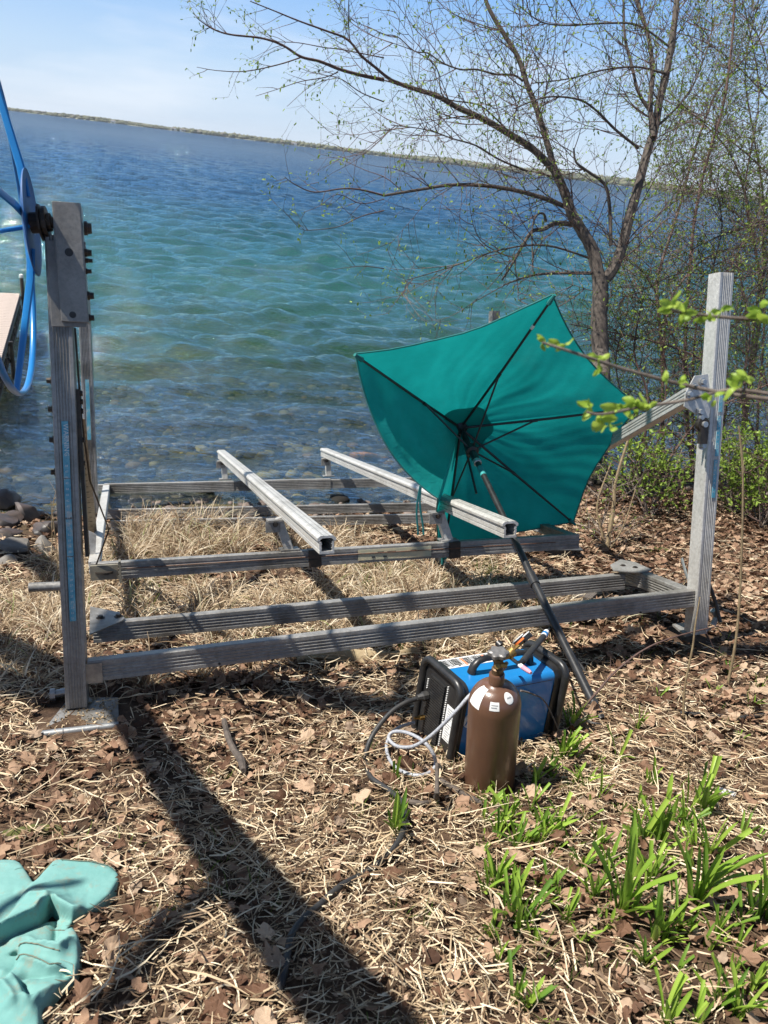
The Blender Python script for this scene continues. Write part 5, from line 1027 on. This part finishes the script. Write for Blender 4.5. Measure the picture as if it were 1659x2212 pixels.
MAINS = [(c2([(930, 1210), (900, 1080), (850, 990), (810, 920), (780, 830), (740, 740)], DT, DT - .1), .072, .045, 1.0), (c2([(945, 1215), (985, 1170), (1025, 1080), (1050, 980), (1080, 870), (1110, 760), (1140, 650), (1170, 560), (1190, 440), (1220, 320), (1240, 200), (1260, 60), (1270, -60)], DT, DT + .2), .062, .032, 1.0),
         (c2([(740, 740), (650, 650), (560, 590), (440, 520), (320, 465), (230, 415), (120, 380), (20, 345)], DT - .1, DT - .6) , .040, .018, .8), (c2([(740, 740), (700, 600), (660, 470), (620, 370), (580, 250), (520, 150), (460, 50), (430, -30)], DT - .1, DT - .3), .036, .020, .9),
         (c2([(1165, 590), (1150, 450), (1160, 330), (1150, 200), (1120, 80), (1080, -30)], DT, DT + .3), .03, .018, .9), (c2([(1150, 480), (1100, 400), (1070, 280), (1040, 150), (1035, -20)], DT + .1, DT), .020, .012, .9),
         (c2([(800, 900), (700, 860), (600, 830), (500, 810), (400, 800), (280, 800), (150, 820), (0, 845)], DT, DT - .7), .026, .012, .8), (c2([(980, 1060), (975, 900), (955, 800), (880, 740), (830, 700), (820, 640)], DT, DT - .2), .022, .010, .9),
         (c2([(820, 970), (740, 965), (690, 990), (640, 1000), (600, 1060), (560, 1130), (510, 1210)], DT, DT - .3), .030, .010, .5), (c2([(700, 960), (690, 925), (660, 930), (640, 1000), (645, 1180)], DT - .1, DT - .2), .016, .006, .4),
         (c2([(1100, 640), (1000, 560), (920, 480), (840, 430), (700, 420), (560, 470)], DT - .1, DT - .8), .016, .006, 1.0), (c2([(1220, 320), (1100, 290), (960, 300), (800, 340), (640, 360)], DT, DT - .6), .013, .005, 1.0), (c2([(1230, 200), (1100, 110), (960, 100), (800, 110), (680, 95), (590, 30)], DT, DT - .6), .012, .005, 1.0),
         (c2([(600, 350), (560, 325), (480, 320), (400, 300), (330, 300), (250, 270), (190, 230), (130, 220), (60, 160), (0, 150)], DT - .2, DT - .7), .012, .004, .7), (c2([(560, 590), (470, 500), (400, 450), (260, 420), (230, 300), (150, 230), (20, 180)], DT - .4, DT - .9), .009, .003, .5),
         (c2([(1165, 560), (1250, 480), (1330, 380), (1400, 200), (1430, 60)], DT + .1, DT + .6), .014, .006, 1.0), (c2([(620, 740), (500, 690), (400, 630), (300, 600), (180, 560), (30, 540)], DT - .2, DT - .9), .011, .004, .9), (c2([(900, 1180), (760, 1180), (640, 1190), (520, 1230)], DT, DT - .3), .02, .008, .6),
         (c2([(900, 1120), (700, 1060), (500, 1080), (300, 1150), (100, 1210)], DT, DT - .8), .012, .004, .7)]
for pts, a, b_, tw_ in MAINS:
    sp2 = limb(tree, pts, a, b_)
    ln = sum(np.linalg.norm(sp2[i + 1] - sp2[i]) for i in range(len(sp2) - 1)); ntw = int(ln * 9 * tw_); r = wdm.r
    for j in range(ntw):
        i = int(r.integers(3, len(sp2) - 1)); d = nrm(sp2[i + 1 if i + 1 < len(sp2) else i] - sp2[i - 1]); sd_ = nrm(np.cross(d, r.normal(size=3))); dirn = nrm(d * .5 + sd_ * .7 - RT * .30 + np.array([0, -.1, .1]))
        wdm.twig(sp2[i], dirn, r.uniform(.35, 1.15), .0050 if a < .03 else .0068, 2, .35, .28)
# slender tip branches reaching over the lake on the left
TIPS = [([(1659, 345), (1560, 325), (1470, 300), (1380, 265), (1300, 245), (1220, 195), (1130, 165), (1000, 150), (930, 130), (880, 100), (848, 75)], .018, .004), ([(1782, 384), (1690, 345), (1620, 290), (1560, 240), (1500, 170), (1400, 130), (1290, 90), (1180, 45), (1080, 5)], .017, .004), ([(1300, 248), (1200, 280), (1060, 308), (940, 305), (850, 290)], .007, .002), ([(1460, 312), (1400, 335), (1300, 352), (1200, 385), (1105, 415)], .006, .002), ([(1659, 440), (1560, 400), (1480, 345), (1440, 340), (1345, 370), (1240, 460)], .006, .002),
        ([(1659, 250), (1480, 215), (1400, 205), (1290, 185), (1200, 180), (1120, 165)], .006, .002), ([(1659, 845), (1560, 820), (1480, 815), (1360, 830), (1280, 800), (1230, 765)], .010, .003), ([(1659, 910), (1560, 935), (1460, 980), (1330, 995), (1290, 985)], .006, .002), ([(1659, 860), (1560, 880), (1460, 840), (1380, 890), (1310, 918)], .005, .002), ([(1659, 1160), (1560, 1150), (1440, 1165)], .005, .002), ([(1510, 180), (1505, 60), (1508, -10)], .006, .004), ([(1590, 250), (1590, 120), (1592, 60)], .004, .002), ([(1659, 150), (1600, 120), (1570, 110)], .004, .002), ([(930, 130), (920, 70), (895, 40)], .004, .002)]
for pts, a, b_ in TIPS:
    sp2 = limb(tree, c1(pts, DT - .6, DT - 1.1), a, b_, BARK_R, 'tip_branch', 6); r = wdm.r
    for j in range(int(len(sp2) * .34)):
        i = int(r.integers(2, len(sp2) - 1)); d = nrm(sp2[i + 1] - sp2[i - 1]); sd_ = nrm(np.cross(d, FW) * r.choice([-1, 1]) + .3 * r.normal(size=3)); wdm.twig(sp2[i], nrm(d * .75 + sd_ * .7), r.uniform(.12, .42), .003, 1, .1, .8)
o = wdm.tw.build('twigs', BARK_R, tree, smooth=True); o['kind'] = 'stuff'
tree_leaves(wdm, .030, 'bud_leaves', LEAFG, tree, 5, 1, .5)
# shrubs and saplings on the right
def shrub(label, stems, seed, tw, leaf, per, leafp=.36, mat=BARK_R, tlen=(.3, .9), cat='shrub', lvl=2, name='leafing_shrub', leafmat=LEAFG, radm=1):
    base = stems[0][0][0]; t = thing(name, label, cat, base, 'shrubs and saplings on the right bank'); w = Wood(seed); r = w.r
    for pts, a, b_ in stems:
        sp2 = limb(t, pts, a * radm, b_ * radm, mat, 'stem', 7)
        ln = sum(np.linalg.norm(sp2[i + 1] - sp2[i]) for i in range(len(sp2) - 1))
        for j in range(int(ln * tw)):
            i = int(r.integers(2, len(sp2) - 1)); d = nrm(sp2[i + 1] - sp2[i - 1]); w.twig(sp2[i], nrm(d * .5 + nrm(np.cross(d, r.normal(size=3))) * .8), r.uniform(*tlen), .0050, lvl, .2, leafp)
    o = w.tw.build('twigs', BARK_P if seed % 2 else BARK_R, t, smooth=True); o['kind'] = 'stuff'; tree_leaves(w, leaf, 'leaves', leafmat, t, seed, per, .1); return t
def g2(px, py): return gp(px, py) - [0, 0, .05]
def D2(P): return depth_of(P)
b1_ = g2(1435, 1010); d1_ = D2(b1_)
shrub('slender dark stemmed shrub rising right of the tree trunk', [([b1_] + c2([(1200, 1500), (1180, 1230), (1250, 980), (1290, 850), (1330, 690), (1390, 510), (1450, 380), (1560, 250), (1659, 120)], d1_, d1_ + .3), .024, .010), ([b1_] + c2([(1215, 1400), (1300, 1200), (1420, 1100), (1580, 1060), (1720, 1010)], d1_, d1_ + .2), .018, .010)], 111, 11, .034, 1)
b2_ = g2(1500, 1030); d2_ = D2(b2_)
shrub('tall reddish brown stemmed sapling at the right edge', [([b2_] + c2([(1300, 1600), (1330, 1050), (1370, 800), (1410, 640), (1460, 480), (1490, 300), (1510, 100), (1515, -30)], d2_, d2_), .022, .014), ([b2_] + c2([(1350, 1400), (1500, 1150), (1590, 980), (1720, 900)], d2_, d2_), .016, .008)], 112, 12, .034, 1)
b3_ = g2(1600, 1000); d3_ = D2(b3_)
shrub('dense twiggy shrub overhanging the right side of the lake', [([b3_] + c2([(1600, 1400), (1620, 1190), (1560, 840), (1480, 640), (1320, 480), (1230, 400)], d3_, d3_ - .3), .022, .007), ([b3_] + c2([(1620, 1400), (1640, 900), (1600, 600), (1560, 300), (1620, 0)], d3_, d3_), .018, .008), ([b3_] + c2([(1560, 1300), (1380, 1180), (1200, 1080), (1090, 1060)], d3_, d3_ - .2), .016, .006), ([b3_] + c2([(1640, 1300), (1700, 800), (1659, 300), (1580, 100), (1440, -20)], d3_, d3_ - .2), .014, .006), ([b3_] + c2([(1640, 1200), (1690, 950), (1500, 740), (1300, 700), (1180, 720)], d3_, d3_), .014, .005)], 113, 14, .034, 1, .55)
b4_ = g2(1380, 1080); d4_ = D2(b4_)
shrub('bare grey brush with rising stems between umbrella and right post', [([b4_, at(1385, 1000, d4_), at(1400, 860, d4_), at(1370, 760, d4_), at(1390, 640, d4_)], .018, .008), ([b4_, at(1420, 960, d4_), at(1440, 820, d4_), at(1430, 700, d4_), at(1500, 640, d4_)], .015, .006), ([b4_, at(1350, 900, d4_), at(1330, 780, d4_), at(1350, 700, d4_)], .012, .005), ([at(1560, 800, d4_), at(1480, 760, d4_), at(1380, 730, d4_), at(1230, 700, d4_)], .012, .005), ([b4_, at(1440, 1000, d4_), at(1520, 900, d4_), at(1660, 830, d4_)], .016, .008)], 114, 17, .030, 1, .35)
b5_ = g2(1660, 1060); d5_ = D2(b5_)
shrub('grey stemmed bush at the right edge beside the post', [([b5_, at(1640, 960, d5_), at(1600, 860, d5_), at(1620, 720, d5_), at(1590, 560, d5_)], .022, .010), ([b5_, at(1690, 940, d5_), at(1640, 800, d5_), at(1540, 720, d5_), at(1400, 700, d5_)], .016, .007), ([at(1700, 700, d5_), at(1600, 690, d5_), at(1480, 660, d5_), at(1350, 640, d5_)], .014, .006), ([b5_, at(1640, 980, d5_), at(1560, 960, d5_), at(1450, 900, d5_)], .014, .006)], 115, 14, .030, 1, .35)
b7_ = g2(1540, 1060); d7_ = D2(b7_)
shrub('dark tangled thicket of bare stems behind the right post', [([b7_, at(1530, 960, d7_), at(1500, 840, d7_), at(1450, 720, d7_), at(1400, 600, d7_), at(1330, 540, d7_)], .018, .006), ([b7_, at(1560, 940, d7_), at(1570, 800, d7_), at(1530, 640, d7_), at(1560, 480, d7_), at(1520, 330, d7_)], .018, .006), ([b7_, at(1500, 980, d7_), at(1420, 900, d7_), at(1380, 800, d7_), at(1300, 700, d7_)], .014, .005), ([at(1720, 560, d7_), at(1600, 600, d7_), at(1470, 590, d7_), at(1350, 640, d7_), at(1220, 610, d7_)], .013, .004), ([at(1720, 470, d7_), at(1580, 500, d7_), at(1450, 560, d7_), at(1360, 600, d7_)], .012, .004)], 116, 19, .030, 1, .3, BARK)
b8_ = g2(1630, 1020); d8_ = D2(b8_)
shrub('fine twigged sapling filling the upper right corner', [([b8_, at(1640, 860, d8_), at(1650, 640, d8_), at(1610, 420, d8_), at(1640, 200, d8_), at(1600, -20, d8_)], .020, .007), ([at(1700, 420, d8_), at(1610, 330, d8_), at(1500, 250, d8_), at(1400, 200, d8_)], .012, .004), ([at(1700, 260, d8_), at(1600, 150, d8_), at(1520, 90, d8_), at(1420, 60, d8_)], .011, .004), ([at(1700, 620, d8_), at(1640, 520, d8_), at(1540, 420, d8_), at(1440, 400, d8_)], .012, .004)], 117, 17, .034, 1, .5, BARK_R)
# low leafy green bushes
for i, (x, y, lb) in enumerate(((1405, 1120, 'low bright green leafy bush right of the umbrella edge'), (1590, 1110, 'low green leafy bush behind the right post'), (1645, 1140, 'low green leafy bush at the right edge of the bank'))):
    b_ = g2(x, y); d = D2(b_); sp_l = []
    for j in range(7):
        q = rng.uniform(-70, 70); sp_l.append(([b_, at(x + q * .5, y - 60, d + rng.uniform(-.2, .2)), at(x + q, y - rng.uniform(90, 190), d + rng.uniform(-.3, .3))], .008, .003))
    shrub(lb, sp_l, 120 + i, 13, .036, 2, .9, BARK_P, (.2, .5))
# dry brush at umbrella's right lower edge
b6_ = g2(1310, 1190); d6_ = D2(b6_)
t6 = shrub('dry tan brush with shaggy bark right of the umbrella', [([b6_, at(1325, 1100, d6_), at(1330, 1040, d6_), at(1360, 940, d6_)], .022, .010), ([b6_, at(1300, 1150, d6_), at(1290, 1090, d6_), at(1320, 1000, d6_)], .014, .006), ([b6_, at(1345, 1140, d6_), at(1375, 1050, d6_)], .010, .005)], 131, 14, .02, 1, .1, BARK_T, (.15, .45), lvl=2)
# thin saplings in front
def sap(name, pts, a, b_, label, mat=BARK_T, tw=0, leaf=0, seed=0, cat='sapling'):
    t = thing(name, label, cat, pts[0]); w = Wood(seed); sp2 = limb(t, pts, a, b_, mat, 'stem', 7); r = w.r
    for j in range(tw):
        i = int(r.integers(3, len(sp2) - 1)); d = nrm(sp2[i + 1] - sp2[i - 1]); w.twig(sp2[i], nrm(d * .6 + nrm(np.cross(d, r.normal(size=3))) * .8), r.uniform(.05, .25), .0022, 0, .1, .3)
    if tw: w.tw.build('twigs', mat, t, smooth=True)['kind'] = 'stuff'
    return t
q = gp(1571, 1484); d = D2(q); sap('sapling', [q, at(1590, 1380, d - .05), at(1600, 1250, d - .1), at(1605, 1040, d - .2), at(1596, 920, d - .25)], .0075, .004, 'thin straight tan sapling standing before the right post', tw=5, seed=141)
q = gp(1476, 1552); d = D2(q); sap('sapling', [q, at(1480, 1480, d - .03), at(1496, 1400, d - .06), at(1502, 1350, d - .08), at(1512, 1290, d - .1)], .006, .003, 'short thin pale sapling below the right post', tw=3, seed=142)
q = gp(1236, 1556); d = D2(q); sap('arched_stem', [q, at(1290, 1495, d), at(1330, 1450, d + .05), at(1392, 1403, d + .1), at(1460, 1375, d + .15), at(1552, 1352, d + .3)], .006, .003, 'long red brown stem arching from the pole foot to the right post', mat=BARK_R, tw=4, seed=143, cat='stem')
q = gp(1215, 1598); d = D2(q); sap('arched_stem', [at(1125, 1492, d - .2), at(1150, 1499, d - .15), at(1180, 1520, d - .08), q], .004, .003, 'short dead stem between the cylinder and the umbrella pole', mat=BARK_P, tw=0, seed=144, cat='stem')
for i, (x, y, hh, lb) in enumerate(((120, 1190, 190, 'tall dry seed stalk left of the front left post'), (108, 1180, 140, 'shorter dry seed stalk left of the front left post'))):
    q = gp(x, y + 90); d = D2(q); t = sap('seed_stalk', [q, at(x + 4, y + 20, d), at(x - 6 + 10 * i, y - hh * .45, d), at(x + 2, y - hh * .7, d)], .0035, .002, lb, tw=14, seed=150 + i, cat='dry plant')
# ------------------------------------------------------------------ budding branch close to the camera
br = thing('budding_branch', 'blurred twig with bright new leaves hanging close at the right', 'branch', at(1700, 850, .95)); wl = []
for pts, a, b_ in (([(1760, 870), (1600, 855), (1480, 832), (1350, 798), (1250, 765), (1172, 740)], .0042, .0022), ([(1760, 870), (1590, 842), (1480, 865), (1380, 880), (1300, 895), (1268, 890)], .0036, .002), ([(1760, 700), (1660, 692), (1560, 685), (1480, 676), (1450, 668)], .0036, .0022)):
    sp2 = smooth_path([at(x, y, .95 + .03 * math.sin(i)) for i, (x, y) in enumerate(pts)], 5); k = MB(); k.tube(sp2, list(np.linspace(a * .72, b_ * .72, len(sp2))), 8); k.build('stem', BARK_P, br, smooth=True)
CL = [(1176, 740, 22), (1215, 748, 24), (1290, 775, 26), (1298, 790, 18), (1440, 820, 20), (1470, 824, 16), (1590, 835, 34), (1612, 818, 26), (1540, 862, 30), (1300, 905, 44), (1335, 880, 40), (1280, 880, 30), (1375, 868, 36), (1400, 880, 34), (1455, 660, 32), (1475, 672, 30), (1468, 692, 22), (1560, 668, 24), (1535, 692, 24), (1640, 668, 36), (1660, 700, 32), (1320, 920, 24)]
r = np.random.default_rng(8)
NL = []
for i in range(5):
    rr_ = np.random.default_rng(400 + i); k = MB()
    def lf(u, w): return np.array([(u - .5) * .62 * math.sin(math.pi * min(.97, w * .93 + .05)) ** .8, w, .25 * abs(u - .5) + .3 * w * w - .1 * math.sin(5 * w)])
    k.grid(lf, 4, 7); o = k.build('leaf', None or LEAFG, None, smooth=True); NL.append(o.data); COL.objects.unlink(o); bpy.data.objects.remove(o)
LEAFN = obj_rand('new_leaf_green', [(0, (.24, .38, .04)), (1, (.42, .55, .09))], .45, .45)
for me in NL: me.materials.clear(); me.materials.append(LEAFN)
base = np.array(br.location)
for (x, y, s_) in CL:
    for j in range(4):
        o = bpy.data.objects.new('leaf', NL[j % 5]); COL.objects.link(o); o.parent = br; sz = s_ / F * .95 * r.uniform(.7, 1.15); o.scale = (sz, sz, sz); P = at(x + r.normal(0, 4), y + r.normal(0, 4), .95 + r.normal(0, .01)); o.location = Vector([float(q) for q in (P - base)]); o.rotation_euler = tuple(r.uniform(-3, 3, 3))
# ------------------------------------------------------------------ tree outside the frame whose limb throws the long shadow
shade = thing('shade_tree', 'leaning tree beside the frame that throws the long forked shadow', 'tree', gpt(-4.6, .2)); 
def lift_off(px, py, h): P = gp(px, py); return P - SUNV / abs(SUNV[2]) * h
pts = [lift_off(1000, 2480, 2.5), lift_off(860, 2300, 2.55), lift_off(700, 2110, 2.6), lift_off(560, 1930, 2.65), lift_off(430, 1760, 2.7), lift_off(300, 1570, 2.8), lift_off(215, 1450, 2.9)]
k = MB(); sp2 = smooth_path(pts, 5); k.tube(sp2, list(np.linspace(.105, .07, len(sp2))), 10); k.build('limb', BARK, shade, smooth=True)
k = MB(); k.tube(smooth_path([lift_off(520, 1890, 2.64), lift_off(430, 1960, 2.6), lift_off(330, 2060, 2.6), lift_off(240, 2200, 2.6)], 5), .045, 8); k.build('limb', BARK, shade, smooth=True)
for pth, hh_, ra, rb in (([(-80, 1465), (60, 1495), (200, 1512), (330, 1512), (450, 1482), (600, 1490), (740, 1520), (860, 1535), (980, 1520), (1120, 1470), (1300, 1425), (1480, 1412), (1720, 1405)], 5.2, .12, .10), ([(-80, 1380), (40, 1420), (130, 1460), (190, 1480)], 5.0, .14, .06), ([(-80, 1190), (50, 1205), (110, 1240), (140, 1300)], 5.0, .16, .06), ([(-80, 1090), (40, 1100), (120, 1120)], 5.0, .14, .08), ([(860, 1535), (900, 1440), (960, 1330), (1000, 1240)], 5.2, .05, .03), ([(300, 1512), (330, 1420), (430, 1330), (560, 1250), (640, 1180)], 5.2, .06, .04), ([(1300, 1425), (1420, 1350), (1600, 1290)], 5.1, .06, .03), ([(-80, 2080), (60, 1960), (160, 1938), (200, 1925)], 2.6, .018, .010)):
    k = MB(); k.tube(smooth_path([lift_off(x, y, hh_) for x, y in pth], 5), list(np.linspace(ra, rb, (len(pth) - 1) * 5 + 1)), 10); k.build('limb', BARK, shade, smooth=True)
tbp = gpt(-4.6, .2, -.1); k = MB(); k.tube(smooth_path([tbp, tbp + [.1, 0, 2], (tbp + lift_off(1000, 2480, 2.5)) / 2 + [0, 0, 1.4], lift_off(1000, 2480, 2.5)], 5), [.2] * 6 + [.15] * 10, 10); k.build('trunk', BARK, shade, smooth=True)
ws = Wood(171); r = ws.r
o = None

# ------------------------------------------------------------------ haze over the lake
k = MB(); k.box((0, 0, 31), (6900, 0, 0), (0, 6900, 0), (0, 0, 41)); hm = bpy.data.materials.new('haze'); hm.use_nodes = True; t = hm.node_tree; t.nodes.remove(t.nodes['Principled BSDF'])
pv = t.nodes.new('ShaderNodeVolumePrincipled'); pv.inputs['Color'].default_value = (.86, .92, 1, 1); pv.inputs['Density'].default_value = .00006; t.links.new(pv.outputs[0], t.nodes['Material Output'].inputs['Volume'])
hzb = k.build('haze', hm, None); tag(hzb, kind='stuff')
